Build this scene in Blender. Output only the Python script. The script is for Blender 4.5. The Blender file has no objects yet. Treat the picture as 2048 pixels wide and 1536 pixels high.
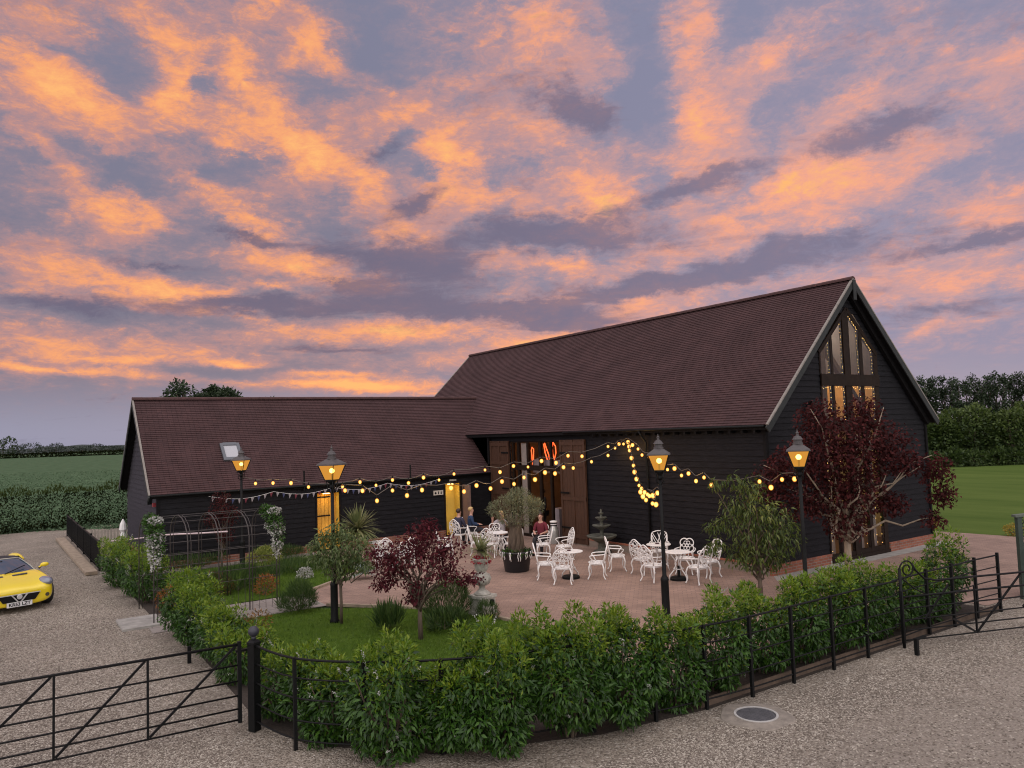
import bpy, math, random
import numpy as np
from mathutils import Vector, Matrix

# ------------------------------------------------------------------ camera
# world axes: origin at the near corner of the big barn, X along its glazed gable, Y along its ridge
SC = bpy.context.scene
COL = SC.collection
F_PX, PITCH, ROLL, TH, CX, CY, HC = 1524.35, 0.0645, 0.0346, 0.5947, 6.7247, 20.4481, 4.0
_V = np.array([math.cos(TH), math.sin(TH), 0.0]); _U = np.array([-math.sin(TH), math.cos(TH), 0.0])
def _loc(v):
    v = np.asarray(v, float)
    return np.array([v @ _V, v @ _U, v[2]])
_r0, _u0 = np.array([1., 0, 0]), np.array([0, -math.sin(PITCH), math.cos(PITCH)])
_fw = np.array([0, math.cos(PITCH), math.sin(PITCH)])
_rt = _r0 * math.cos(ROLL) - _u0 * math.sin(ROLL)
_up = _u0 * math.cos(ROLL) + _r0 * math.sin(ROLL)
CR, CU, CF = _loc(_rt), _loc(_up), _loc(_fw)
CAM = _loc(np.array([-CX, -CY, HC]))
cam_d = bpy.data.cameras.new('camera'); cam = bpy.data.objects.new('camera', cam_d); COL.objects.link(cam)
cam.matrix_world = Matrix(((CR[0], CU[0], -CF[0], CAM[0]), (CR[1], CU[1], -CF[1], CAM[1]), (CR[2], CU[2], -CF[2], CAM[2]), (0, 0, 0, 1)))
cam_d.sensor_fit = 'HORIZONTAL'; cam_d.sensor_width = 36.0; cam_d.lens = F_PX / 2048 * 36.0
cam_d.clip_start = 0.1; cam_d.clip_end = 6000
SC.camera = cam

def ray(x, y): return CF + CR * ((x - 1024) / F_PX) - CU * ((y - 768) / F_PX)
def G(x, y, z=0.0):                      # photo pixel -> point at height z
    d = ray(x, y); return CAM + d * ((z - HC) / d[2])
FH = np.array([math.sin(TH), math.cos(TH), 0.0])
def PD(x, y, D):                         # photo pixel -> point D metres ahead
    d = ray(x, y); return CAM + d * (D / (d @ FH))
def PV(x, y, a, b):                      # photo pixel -> point in the vertical plane through a and b
    a = np.asarray(a, float); b = np.asarray(b, float)
    a = np.append(a[:2], 0.0); b = np.append(b[:2], 0.0)
    n = np.array([b[1] - a[1], a[0] - b[0], 0.0]); d = ray(x, y)
    return CAM + d * (((a - CAM) @ n) / (d @ n))
def hz(x): return 896.5 - 0.0346 * (x - 120)   # rough horizon row, for notes only

# ------------------------------------------------------------------ render settings
SC.render.engine = 'CYCLES'
SC.view_settings.view_transform = 'Standard'; SC.view_settings.look = 'None'
SC.view_settings.exposure = 0.0; SC.view_settings.gamma = 1.0
SC.cycles.max_bounces = 7; SC.cycles.diffuse_bounces = 3; SC.cycles.glossy_bounces = 3
SC.cycles.transparent_max_bounces = 16; SC.cycles.transmission_bounces = 4
SC.cycles.sample_clamp_indirect = 3.0; SC.cycles.use_denoising = True
SC.cycles.filter_width = 1.1; SC.cycles.caustics_reflective = False; SC.cycles.caustics_refractive = False

def lin(r, g, b):
    f = lambda c: c / 12.92 if c <= 0.04045 else ((c + 0.055) / 1.055) ** 2.4
    return (f(r / 255), f(g / 255), f(b / 255), 1.0)

# ------------------------------------------------------------------ sky
W = bpy.data.worlds.new("World"); SC.world = W; W.use_nodes = True
nt = W.node_tree; nt.nodes.clear()
def N(t, **k):
    n = nt.nodes.new(t)
    for a, v in k.items(): setattr(n, a, v)
    return n
def L(a, b): nt.links.new(a, b)
def M(op, a, b=None, c=None, clamp=False):
    n = N('ShaderNodeMath', operation=op); n.use_clamp = clamp
    for i, v in enumerate((a, b, c)):
        if v is None: continue
        if hasattr(v, 'is_linked'): L(v, n.inputs[i])
        else: n.inputs[i].default_value = v
    return n.outputs[0]
def MIX(f, a, b):
    n = N('ShaderNodeMix', data_type='RGBA')
    for i, v in ((0, f), (6, a), (7, b)):
        if hasattr(v, 'is_linked'): L(v, n.inputs[i])
        else: n.inputs[i].default_value = v
    return n.outputs[2]
def SM(x, lo, hi, a=0.0, b=1.0):
    n = N('ShaderNodeMapRange', interpolation_type='SMOOTHSTEP'); L(x, n.inputs[0])
    for i, v in enumerate((lo, hi, a, b)): n.inputs[i + 1].default_value = v
    return n.outputs[0]
tc = N('ShaderNodeTexCoord'); dirv = tc.outputs['Generated']
def DOT(v, c):
    n = N('ShaderNodeVectorMath', operation='DOT_PRODUCT'); L(v, n.inputs[0]); n.inputs[1].default_value = tuple(c); return n.outputs['Value']
XO = (math.cos(TH), -math.sin(TH), 0.0); YO = tuple(FH)
dx, dy, dz = DOT(dirv, XO), DOT(dirv, YO), DOT(dirv, (0, 0, 1))
az = M('ARCTAN2', dx, dy); el = M('ARCSINE', dz)
ae = N('ShaderNodeCombineXYZ'); L(az, ae.inputs[0]); L(el, ae.inputs[1])
# cloud-layer coordinates: where the ray meets a flat cloud deck
den = M('ADD', M('MAXIMUM', dz, 0.0), 0.10)
cp = N('ShaderNodeCombineXYZ'); L(M('DIVIDE', dx, den), cp.inputs[0]); L(M('DIVIDE', dy, den), cp.inputs[1])
def NOISE(vec, scale, detail=6, rough=0.6, dist=0.0, sx=1.0, sy=1.0, rot=0.0, off=(0, 0, 0)):
    mp = N('ShaderNodeMapping'); L(vec, mp.inputs[0])
    mp.inputs['Scale'].default_value = (sx, sy, 1); mp.inputs['Rotation'].default_value = (0, 0, rot); mp.inputs['Location'].default_value = off
    n = N('ShaderNodeTexNoise'); L(mp.outputs[0], n.inputs['Vector'])
    n.inputs['Scale'].default_value = scale; n.inputs['Detail'].default_value = detail
    n.inputs['Roughness'].default_value = rough; n.inputs['Distortion'].default_value = dist
    return n
# warp so the cloud patches get ragged outlines
wn = NOISE(ae.outputs[0], 11.0, 8, 0.68, 0.0, 0.9, 1.5)
wv = N('ShaderNodeVectorMath', operation='SUBTRACT'); L(wn.outputs['Color'], wv.inputs[0]); wv.inputs[1].default_value = (0.5, 0.5, 0.5)
ws = N('ShaderNodeVectorMath', operation='MULTIPLY'); L(wv.outputs[0], ws.inputs[0]); ws.inputs[1].default_value = (0.14, 0.085, 0)
wl = N('ShaderNodeVectorMath', operation='SCALE'); L(ws.outputs[0], wl.inputs[0]); L(SM(el, 0.03, 0.26, 0.28, 1.0), wl.inputs['Scale'])
wa = N('ShaderNodeVectorMath', operation='ADD'); L(ae.outputs[0], wa.inputs[0]); L(wl.outputs[0], wa.inputs[1])
AE = wa.outputs[0]
def aepx(x, y):
    d = ray(x, y); d = d / np.linalg.norm(d)
    return math.atan2(d @ np.array(XO), d @ FH), math.asin(d[2])
def BLOBS(lst, vec):
    acc = None
    for (x, y, rx, ry, rot, amp) in lst:
        a, e = aepx(x, y); k = 1.55 / F_PX
        mp = N('ShaderNodeMapping', vector_type='TEXTURE'); L(vec, mp.inputs[0])
        mp.inputs['Location'].default_value = (a, e, 0); mp.inputs['Rotation'].default_value = (0, 0, -math.radians(rot) - ROLL)
        mp.inputs['Scale'].default_value = (rx * k, ry * k, 1)
        g = N('ShaderNodeTexGradient', gradient_type='QUADRATIC_SPHERE'); L(mp.outputs[0], g.inputs[0])
        v = g.outputs['Fac']
        acc = M('MULTIPLY', v, amp * 1.5) if acc is None else M('MULTIPLY_ADD', v, amp * 1.5, acc)
    return acc
WARM = [(150,190,190,75,18,1.05),(130,350,140,55,35,.95),(90,60,150,60,15,.6),(345,60,150,80,30,.65),(585,60,70,110,-20,.85),(665,125,110,50,45,.7),
 (345,180,70,70,45,.85),(500,170,70,120,-25,.85),(600,275,150,80,15,1.0),(385,245,80,50,30,.8),(800,230,120,70,20,.9),(890,310,75,75,0,1.1),
 (735,370,70,70,-40,.9),(370,345,70,50,0,.85),(240,270,110,50,30,.55),(430,395,60,30,20,.85),(500,435,110,40,10,.75),(800,460,90,45,0,.95),
 (600,535,150,35,5,.95),(230,545,130,32,8,.75),(90,530,90,60,0,.6),(370,575,150,28,8,.95),(540,583,70,14,0,1.0),(720,562,110,16,6,.9),
 (200,690,280,55,2,.7),(200,716,110,12,2,.6),(770,660,290,26,-2,1.45),(60,733,330,11,2,1.0),(720,772,250,18,1,1.9),(470,725,80,10,0,1.0),(640,750,150,8,0,1.0),(930,792,130,8,0,1.0),
 (1100,680,300,28,-11,1.25),(1300,600,200,30,-12,.7),(1110,533,170,24,4,.9),(1430,440,120,50,0,.85),(1225,430,100,60,20,1.0),(1185,392,60,50,0,.95),
 (1590,365,80,55,-20,1.2),(1410,240,95,80,-30,1.0),(1385,70,80,130,-12,.7),(1535,120,55,80,-20,.65),(1730,180,170,55,-28,.8),(1700,330,130,80,-20,.7),
 (1860,300,150,60,-20,.55),(1150,120,110,90,-20,.65),(1085,35,70,50,0,.65),(1900,560,240,40,-5,.8),(1950,640,120,12,-10,.35),(1850,650,70,16,-25,.6),
 (1650,50,100,40,0,.3),(1990,130,110,80,0,.45),(1120,300,140,60,20,.65),(1500,470,260,30,-8,.7),(1960,430,160,60,-15,.6),(950,180,120,100,0,.5),
 (1000,400,150,60,-10,.7),(1150,590,180,30,-6,.7),(1700,560,150,35,-8,.6),(1450,330,160,40,-10,.5),(900,400,80,40,0,.6),(300,610,250,20,4,.5),
 (60,270,60,30,30,.4),(230,410,60,50,20,.6),(310,420,50,60,20,.5),(640,330,60,40,0,.6),(460,290,80,50,30,.6),(1820,60,90,50,0,.25),
 (250,320,120,60,10,-.8),(400,330,90,60,10,-.7),(405,170,40,80,0,-.7),(745,110,80,90,20,-.9),(640,190,90,60,10,-.6),(500,330,60,40,0,-.6),(60,310,80,60,30,-.7),
 (1270,195,80,90,0,-1.0),(1285,50,70,80,0,-.7),(1480,25,90,60,0,-.7),(1850,110,160,50,-20,-.5),(780,300,80,30,-25,-.7),(860,340,30,25,0,-.9),(150,110,200,40,5,-.6),
 (230,625,260,14,2,-.6),(440,745,220,14,0,-.7),(400,400,260,18,5,-.4)]
DARK = [(820,520,210,60,4,1.0),(1110,468,320,52,0,1.0),(880,612,400,42,2,.9),(480,610,220,22,0,.7),(1790,255,170,45,-8,.9),(1150,225,110,60,20,.85),
 (1380,370,230,34,-10,.75),(1480,530,380,38,-7,.8),(1940,490,230,24,-8,.8),(1110,640,170,36,6,1.0),(150,605,280,28,2,.6),(830,400,110,34,-15,.75),
 (480,465,160,20,8,.7),(1300,575,300,24,-5,.6),(700,700,300,14,0,.5),(1650,600,260,30,-6,.45),(1040,370,60,30,0,.4),(700,560,110,14,0,.5),(330,520,180,16,4,.5),(760,300,70,26,-20,.5),(1900,610,200,22,-5,.4)]
wb = BLOBS(WARM, AE); db = BLOBS(DARK, AE)
n1 = NOISE(cp.outputs[0], 3.6, 10, 0.68, 0.6, 1.0, 0.7, 0.5)
n2 = NOISE(ae.outputs[0], 30.0, 8, 0.66, 0.4, 0.6, 1.5, -0.45, (3, 1, 0))
n4 = NOISE(ae.outputs[0], 11.0, 8, 0.7, 0.5, 0.45, 2.0, -0.12, (1, 4, 0))
n3 = NOISE(cp.outputs[0], 1.3, 8, 0.6, 0.8, 1.0, 1.9, 0.2, (5, 2, 0))
det = M('ADD', M('MULTIPLY', M('SUBTRACT', n1.outputs['Fac'], 0.5), 2.5), M('MULTIPLY', M('SUBTRACT', n2.outputs['Fac'], 0.5), 1.9))
det = M('ADD', det, M('MULTIPLY', M('SUBTRACT', n4.outputs['Fac'], 0.5), 1.4))
lowfade = SM(el, 0.03, 0.16, 0.55, 1.0)
warm = M('ADD', M('ADD', wb, M('MULTIPLY', det, lowfade)), -0.16)
n5 = NOISE(ae.outputs[0], 48.0, 9, 0.72, 1.3, 0.6, 1.2, -0.45, (7, 2, 0))
warm = M('ADD', warm, M('MULTIPLY', M('SUBTRACT', n5.outputs['Fac'], 0.5), 2.1))
n6 = NOISE(ae.outputs[0], 125.0, 6, 0.7, 0.8, 0.45, 1.2, -0.5, (2, 9, 0))
warm = M('ADD', warm, M('MULTIPLY', M('SUBTRACT', n6.outputs['Fac'], 0.5), 1.1))
warm = M('SUBTRACT', warm, SM(el, 0.11, 0.02, 0.0, 0.30))
dark = M('ADD', db, M('MULTIPLY', M('SUBTRACT', n3.outputs['Fac'], 0.50), 1.7))
dark = M('ADD', dark, M('MULTIPLY', M('SUBTRACT', n5.outputs['Fac'], 0.5), 1.2))
# gaps of open sky: grey blue, bluer and lighter to the right and high up
n7 = NOISE(AE, 15.0, 9, 0.62, 0.3, 0.7, 1.25, -0.5, (4, 6, 0))
lump = M('MULTIPLY', M('SUBTRACT', n7.outputs['Fac'], 0.5), SM(el, 0.02, 0.2, 0.35, 1.0))
warm = M('ADD', warm, M('MULTIPLY', lump, 1.7))
veil = M('ADD', M('MULTIPLY', warm, 0.55), M('ADD', M('MULTIPLY', wb, 0.55), M('MULTIPLY', lump, 1.6)))
right = SM(az, -0.35, 0.45)
high = SM(el, 0.05, 0.55)
gapc = MIX(right, lin(124, 120, 138), lin(146, 143, 168))
gapc = MIX(M('MULTIPLY', high, 0.55), gapc, lin(130, 134, 160))
lowc = MIX(right, lin(150, 151, 173), lin(172, 160, 174))
gapc = MIX(SM(el, 0.10, 0.01), gapc, lowc)
pink = MIX(right, lin(196, 145, 139), lin(208, 160, 157))
orange = MIX(right, lin(245, 164, 117), lin(243, 168, 142))
gapc = MIX(M('MULTIPLY', M('MULTIPLY', SM(veil, -0.9, 0.3), SM(el, 0.02, 0.11)), 0.5), gapc, MIX(right, lin(166, 140, 148), lin(180, 156, 168)))
col = MIX(M('MULTIPLY', M('MULTIPLY', SM(veil, -0.25, 0.68), SM(el, 0.015, 0.10)), 0.88), gapc, pink)
col = MIX(SM(warm, 0.18, 1.25), col, orange)
col = MIX(SM(warm, 0.95, 2.1), col, lin(255, 186, 118))
darkc = MIX(right, lin(104, 100, 124), lin(124, 117, 140))
col = MIX(M('MULTIPLY', SM(dark, 0.12, 0.85), 0.85), col, darkc)
# unseen sky behind and overhead: even pale grey, boosted as added fill light
back = SM(dy, 0.35, -0.45)
col = MIX(back, col, lin(188, 181, 180))
over = SM(el, 0.75, 1.2)
col = MIX(over, col, lin(188, 182, 182))
# below the horizon
col = MIX(SM(dz, 0.0, -0.06), col, lin(70, 70, 72))
sky = N('ShaderNodeTexSky', sky_type='NISHITA'); sky.sun_disc = False
SUN_EL, SUN_AZ = math.radians(1.0), aepx(740, 780)[0]
sun_dir = np.array(XO) * math.sin(SUN_AZ) + FH * math.cos(SUN_AZ)
sky.sun_elevation = SUN_EL; sky.sun_rotation = math.atan2(sun_dir[0], sun_dir[1])
bg1 = N('ShaderNodeBackground'); L(col, bg1.inputs[0]); bg1.inputs[1].default_value = 1.0
bg2 = N('ShaderNodeBackground'); L(sky.outputs[0], bg2.inputs[0]); bg2.inputs[1].default_value = 0.004
left = SM(az, -0.72, -1.15)
bst = M('MULTIPLY_ADD', M('MAXIMUM', M('MAXIMUM', back, over), M('MULTIPLY', left, 0.6)), 2.1, 1.0); L(bst, bg1.inputs[1])  # added fill: unseen back, overhead and left sky brightened to light the ground
ad = N('ShaderNodeAddShader'); L(bg1.outputs[0], ad.inputs[0]); L(bg2.outputs[0], ad.inputs[1])
wo = N('ShaderNodeOutputWorld'); L(ad.outputs[0], wo.inputs[0])
sd = bpy.data.lights.new('sun', 'SUN'); sd.energy = 0.12; sd.angle = math.radians(14); sd.color = (1.0, 0.62, 0.36)
so = bpy.data.objects.new('sun', sd); COL.objects.link(so)
so.rotation_euler = Vector((-sun_dir[0], -sun_dir[1], -math.tan(SUN_EL))).to_track_quat('-Z', 'Y').to_euler()

# ------------------------------------------------------------------ materials
def mat(name, col, rough=0.8, vary=0.0, vscale=8.0, bump=0.0, bscale=60.0, metal=0.0, stretch=(1, 1, 1), spec=0.5, col2=None, detail=5, coat=0.0):
    m = bpy.data.materials.new(name); m.use_nodes = True
    t = m.node_tree; b = t.nodes['Principled BSDF']
    b.inputs['Base Color'].default_value = (*col[:3], 1); b.inputs['Roughness'].default_value = rough
    b.inputs['Metallic'].default_value = metal; b.inputs['Specular IOR Level'].default_value = spec
    b.inputs['Coat Weight'].default_value = coat
    if vary or bump:
        tc = t.nodes.new('ShaderNodeTexCoord'); mp = t.nodes.new('ShaderNodeMapping'); t.links.new(tc.outputs['Object'], mp.inputs[0])
        mp.inputs['Scale'].default_value = stretch
    if vary:
        n = t.nodes.new('ShaderNodeTexNoise'); t.links.new(mp.outputs[0], n.inputs['Vector'])
        n.inputs['Scale'].default_value = vscale; n.inputs['Detail'].default_value = detail; n.inputs['Roughness'].default_value = 0.65
        mr = t.nodes.new('ShaderNodeMapRange'); t.links.new(n.outputs['Fac'], mr.inputs[0])
        mr.inputs[1].default_value = 0.3; mr.inputs[2].default_value = 0.7
        mx = t.nodes.new('ShaderNodeMix'); mx.data_type = 'RGBA'; t.links.new(mr.outputs[0], mx.inputs[0])
        c2 = col2 or tuple(c * (1 - vary) for c in col[:3]); c1 = col[:3] if col2 else tuple(min(1, c * (1 + vary)) for c in col[:3])
        mx.inputs[6].default_value = (*c1, 1); mx.inputs[7].default_value = (*c2[:3], 1)
        t.links.new(mx.outputs[2], b.inputs['Base Color'])
    if bump:
        n2 = t.nodes.new('ShaderNodeTexNoise'); t.links.new(mp.outputs[0], n2.inputs['Vector'])
        n2.inputs['Scale'].default_value = bscale; n2.inputs['Detail'].default_value = 4
        bp = t.nodes.new('ShaderNodeBump'); bp.inputs['Strength'].default_value = bump; bp.inputs['Distance'].default_value = 0.02
        t.links.new(n2.outputs['Fac'], bp.inputs['Height']); t.links.new(bp.outputs[0], b.inputs['Normal'])
    return m
def leafmat(name, c1, c2, rough=0.45, trans=0.25, c3=None, spec=0.4):
    m = bpy.data.materials.new(name); m.use_nodes = True
    t = m.node_tree; b = t.nodes['Principled BSDF']; out = t.nodes['Material Output']
    g = t.nodes.new('ShaderNodeNewGeometry'); r = t.nodes.new('ShaderNodeValToRGB')
    t.links.new(g.outputs['Random Per Island'], r.inputs[0])
    r.color_ramp.elements[0].color = (*c1[:3], 1); r.color_ramp.elements[1].color = (*c2[:3], 1)
    if c3:
        e = r.color_ramp.elements.new(0.5); e.color = (*c3[:3], 1)
    t.links.new(r.outputs[0], b.inputs['Base Color']); b.inputs['Roughness'].default_value = rough; b.inputs['Specular IOR Level'].default_value = spec
    tr = t.nodes.new('ShaderNodeBsdfTranslucent'); t.links.new(r.outputs[0], tr.inputs[0])
    mx = t.nodes.new('ShaderNodeMixShader'); mx.inputs[0].default_value = trans
    t.links.new(b.outputs[0], mx.inputs[1]); t.links.new(tr.outputs[0], mx.inputs[2]); t.links.new(mx.outputs[0], out.inputs[0])
    return m
def emit(name, col, st):
    m = bpy.data.materials.new(name); m.use_nodes = True
    b = m.node_tree.nodes['Principled BSDF']; b.inputs['Base Color'].default_value = (*col[:3], 1)
    b.inputs['Emission Color'].default_value = (*col[:3], 1); b.inputs['Emission Strength'].default_value = st
    return m
def glassmat(name, tint=(1, 1, 1), rough=0.02, refl=0.06, extra=None, extra_w=0.0):
    m = bpy.data.materials.new(name); m.use_nodes = True
    t = m.node_tree; t.nodes.clear(); out = t.nodes.new('ShaderNodeOutputMaterial')
    tr = t.nodes.new('ShaderNodeBsdfTransparent'); tr.inputs[0].default_value = (*tint, 1)
    gl = t.nodes.new('ShaderNodeBsdfGlossy'); gl.inputs['Roughness'].default_value = rough
    fr = t.nodes.new('ShaderNodeFresnel'); fr.inputs[0].default_value = 1.5
    ad = t.nodes.new('ShaderNodeMath'); ad.operation = 'ADD'; ad.use_clamp = True; t.links.new(fr.outputs[0], ad.inputs[0]); ad.inputs[1].default_value = refl
    mx = t.nodes.new('ShaderNodeMixShader'); t.links.new(ad.outputs[0], mx.inputs[0]); t.links.new(tr.outputs[0], mx.inputs[1]); t.links.new(gl.outputs[0], mx.inputs[2])
    last = mx
    if extra:
        tl = t.nodes.new('ShaderNodeBsdfTranslucent'); tl.inputs[0].default_value = (*extra, 1)
        m2 = t.nodes.new('ShaderNodeMixShader'); m2.inputs[0].default_value = extra_w
        t.links.new(mx.outputs[0], m2.inputs[1]); t.links.new(tl.outputs[0], m2.inputs[2]); last = m2
    t.links.new(last.outputs[0], out.inputs[0])
    return m
def tilemat(name, uvscale):
    """clay plain tiles: colour per tile, joints and moss, in metres along the slope (UV)"""
    m = bpy.data.materials.new(name); m.use_nodes = True
    t = m.node_tree; b = t.nodes['Principled BSDF']; b.inputs['Roughness'].default_value = 0.85; b.inputs['Specular IOR Level'].default_value = 0.25
    uv = t.nodes.new('ShaderNodeUVMap')
    br = t.nodes.new('ShaderNodeTexBrick'); t.links.new(uv.outputs[0], br.inputs['Vector'])
    br.inputs['Scale'].default_value = 1.0; br.inputs['Brick Width'].default_value = 0.165; br.inputs['Row Height'].default_value = uvscale
    br.inputs['Mortar Size'].default_value = 0.004; br.inputs['Color1'].default_value = (0.073, 0.038, 0.039, 1)
    br.inputs['Color2'].default_value = (0.061, 0.033, 0.035, 1); br.inputs['Mortar'].default_value = (0.030, 0.018, 0.019, 1)
    n = t.nodes.new('ShaderNodeTexNoise'); t.links.new(uv.outputs[0], n.inputs['Vector']); n.inputs['Scale'].default_value = 0.9; n.inputs['Detail'].default_value = 8; n.inputs['Roughness'].default_value = 0.7
    mr = t.nodes.new('ShaderNodeMapRange'); t.links.new(n.outputs['Fac'], mr.inputs[0]); mr.inputs[1].default_value = 0.35; mr.inputs[2].default_value = 0.7; mr.inputs[3].default_value = 0.78; mr.inputs[4].default_value = 1.2
    mx = t.nodes.new('ShaderNodeMix'); mx.data_type = 'RGBA'; mx.blend_type = 'MULTIPLY'; mx.inputs[0].default_value = 1.0
    t.links.new(br.outputs['Color'], mx.inputs[6]); cb = t.nodes.new('ShaderNodeCombineColor')
    for i in range(3): t.links.new(mr.outputs[0], cb.inputs[i])
    t.links.new(cb.outputs[0], mx.inputs[7]); t.links.new(mx.outputs[2], b.inputs['Base Color'])
    bp = t.nodes.new('ShaderNodeBump'); bp.inputs['Strength'].default_value = 0.5; bp.inputs['Distance'].default_value = 0.01
    t.links.new(br.outputs['Fac'], bp.inputs['Height']); bp.invert = True; t.links.new(bp.outputs[0], b.inputs['Normal'])
    return m
def brickmat(name, w, h, c1, c2, mortar, msize=0.01, rough=0.9, axes='XZ', rot=0.0, bump=0.5):
    m = bpy.data.materials.new(name); m.use_nodes = True
    t = m.node_tree; b = t.nodes['Principled BSDF']; b.inputs['Roughness'].default_value = rough; b.inputs['Specular IOR Level'].default_value = 0.3
    tc = t.nodes.new('ShaderNodeTexCoord'); mp = t.nodes.new('ShaderNodeMapping'); t.links.new(tc.outputs['Object'], mp.inputs[0])
    if axes == 'XZ': mp.inputs['Rotation'].default_value = (math.radians(-90), 0, 0)
    elif axes == 'YZ': mp.inputs['Rotation'].default_value = (math.radians(-90), 0, math.radians(-90))
    else: mp.inputs['Rotation'].default_value = (0, 0, rot)
    br = t.nodes.new('ShaderNodeTexBrick'); t.links.new(mp.outputs[0], br.inputs['Vector'])
    br.inputs['Scale'].default_value = 1; br.inputs['Brick Width'].default_value = w; br.inputs['Row Height'].default_value = h; br.inputs['Mortar Size'].default_value = msize
    br.inputs['Color1'].default_value = (*c1, 1); br.inputs['Color2'].default_value = (*c2, 1); br.inputs['Mortar'].default_value = (*mortar, 1)
    n = t.nodes.new('ShaderNodeTexNoise'); t.links.new(tc.outputs['Object'], n.inputs['Vector']); n.inputs['Scale'].default_value = 0.8; n.inputs['Detail'].default_value = 9; n.inputs['Roughness'].default_value = 0.7
    mr = t.nodes.new('ShaderNodeMapRange'); t.links.new(n.outputs['Fac'], mr.inputs[0]); mr.inputs[1].default_value = 0.3; mr.inputs[2].default_value = 0.7; mr.inputs[3].default_value = 0.74; mr.inputs[4].default_value = 1.22
    hs = t.nodes.new('ShaderNodeHueSaturation'); t.links.new(br.outputs['Color'], hs.inputs['Color']); t.links.new(mr.outputs[0], hs.inputs['Value']); t.links.new(hs.outputs[0], b.inputs['Base Color'])
    bp = t.nodes.new('ShaderNodeBump'); bp.inputs['Strength'].default_value = bump; bp.inputs['Distance'].default_value = 0.008; bp.invert = True
    t.links.new(br.outputs['Fac'], bp.inputs['Height']); t.links.new(bp.outputs[0], b.inputs['Normal'])
    return m
def gravelmat():
    m = bpy.data.materials.new('gravel'); m.use_nodes = True
    t = m.node_tree; b = t.nodes['Principled BSDF']; b.inputs['Roughness'].default_value = 0.85; b.inputs['Specular IOR Level'].default_value = 0.3
    tc = t.nodes.new('ShaderNodeTexCoord')
    v = t.nodes.new('ShaderNodeTexVoronoi'); t.links.new(tc.outputs['Object'], v.inputs['Vector']); v.inputs['Scale'].default_value = 40.0
    r = t.nodes.new('ShaderNodeValToRGB'); sp = t.nodes.new('ShaderNodeSeparateColor'); t.links.new(v.outputs['Color'], sp.inputs[0]); t.links.new(sp.outputs[0], r.inputs[0])
    cols = [(0, (0.135, 0.113, 0.092)), (0.22, (0.210, 0.178, 0.145)), (0.5, (0.28, 0.240, 0.198)), (0.75, (0.345, 0.300, 0.250)), (0.93, (0.39, 0.35, 0.30)), (1, (0.52, 0.48, 0.43))]
    r.color_ramp.elements[0].color = (*cols[0][1], 1); r.color_ramp.elements[1].color = (*cols[-1][1], 1)
    for p, c in cols[1:-1]:
        e = r.color_ramp.elements.new(p); e.color = (*c, 1)
    n = t.nodes.new('ShaderNodeTexNoise'); t.links.new(tc.outputs['Object'], n.inputs['Vector']); n.inputs['Scale'].default_value = 0.55; n.inputs['Detail'].default_value = 9; n.inputs['Roughness'].default_value = 0.72
    mr = t.nodes.new('ShaderNodeMapRange'); t.links.new(n.outputs['Fac'], mr.inputs[0]); mr.inputs[1].default_value = 0.3; mr.inputs[2].default_value = 0.7; mr.inputs[3].default_value = 0.66; mr.inputs[4].default_value = 1.22
    hs = t.nodes.new('ShaderNodeHueSaturation'); t.links.new(r.outputs[0], hs.inputs['Color']); t.links.new(mr.outputs[0], hs.inputs['Value'])
    sx = t.nodes.new('ShaderNodeSeparateXYZ'); t.links.new(tc.outputs['Object'], sx.inputs[0])
    n2 = t.nodes.new('ShaderNodeTexNoise'); t.links.new(tc.outputs['Object'], n2.inputs['Vector']); n2.inputs['Scale'].default_value = 0.5; n2.inputs['Detail'].default_value = 7
    ya = t.nodes.new('ShaderNodeMath'); ya.operation = 'MULTIPLY_ADD'; t.links.new(n2.outputs['Fac'], ya.inputs[0]); ya.inputs[1].default_value = 2.4; t.links.new(sx.outputs[1], ya.inputs[2])
    wm = t.nodes.new('ShaderNodeMapRange'); wm.interpolation_type = 'SMOOTHSTEP'; t.links.new(ya.outputs[0], wm.inputs[0])
    for i_, v_ in enumerate((-5.6, -7.2, 0.0, 0.72)): wm.inputs[i_ + 1].default_value = v_
    worn = t.nodes.new('ShaderNodeMix'); worn.data_type = 'RGBA'; t.links.new(wm.outputs[0], worn.inputs[0]); t.links.new(hs.outputs[0], worn.inputs[6]); worn.inputs[7].default_value = (0.285, 0.250, 0.215, 1)
    d = t.nodes.new('ShaderNodeMapRange'); t.links.new(v.outputs['Distance'], d.inputs[0]); d.inputs[1].default_value = 0.25; d.inputs[2].default_value = 0.75; d.inputs[3].default_value = 1.0; d.inputs[4].default_value = 0.0
    t.links.new(worn.outputs[2], b.inputs['Base Color'])
    bp = t.nodes.new('ShaderNodeBump'); bp.inputs['Strength'].default_value = 0.8; bp.inputs['Distance'].default_value = 0.02
    t.links.new(d.outputs[0], bp.inputs['Height']); t.links.new(bp.outputs[0], b.inputs['Normal'])
    return m

MT = {}
MT['board'] = mat('black_weatherboard', (0.0118, 0.0118, 0.0148), 0.6, 0.4, 3.0, 0.35, 40, stretch=(1, 1, 9), spec=0.12)
MT['greyboard'] = mat('weathered_sunset_lit_board', (0.044, 0.042, 0.052), 0.75, 0.3, 3.0, 0.35, 40, stretch=(1, 1, 9), spec=0.15)  # paler copy of the boards: weathering plus sunset-side light put into the colour
MT['black'] = mat('black_painted_metal', (0.0065, 0.007, 0.0075), 0.5, 0.3, 20, 0.15, 80, spec=0.18)
MT['blackwood'] = mat('black_stained_timber', (0.009, 0.0085, 0.0095), 0.75, 0.3, 6, 0.3, 50, spec=0.12)
MT['barge'] = mat('weathered_barge_board', (0.022, 0.026, 0.027), 0.8, 0.3, 5, 0.3, 40)
MT['vergelip'] = mat('verge_mortar', (0.24, 0.22, 0.20), 0.9, 0.25, 12, 0.3, 60)
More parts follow.
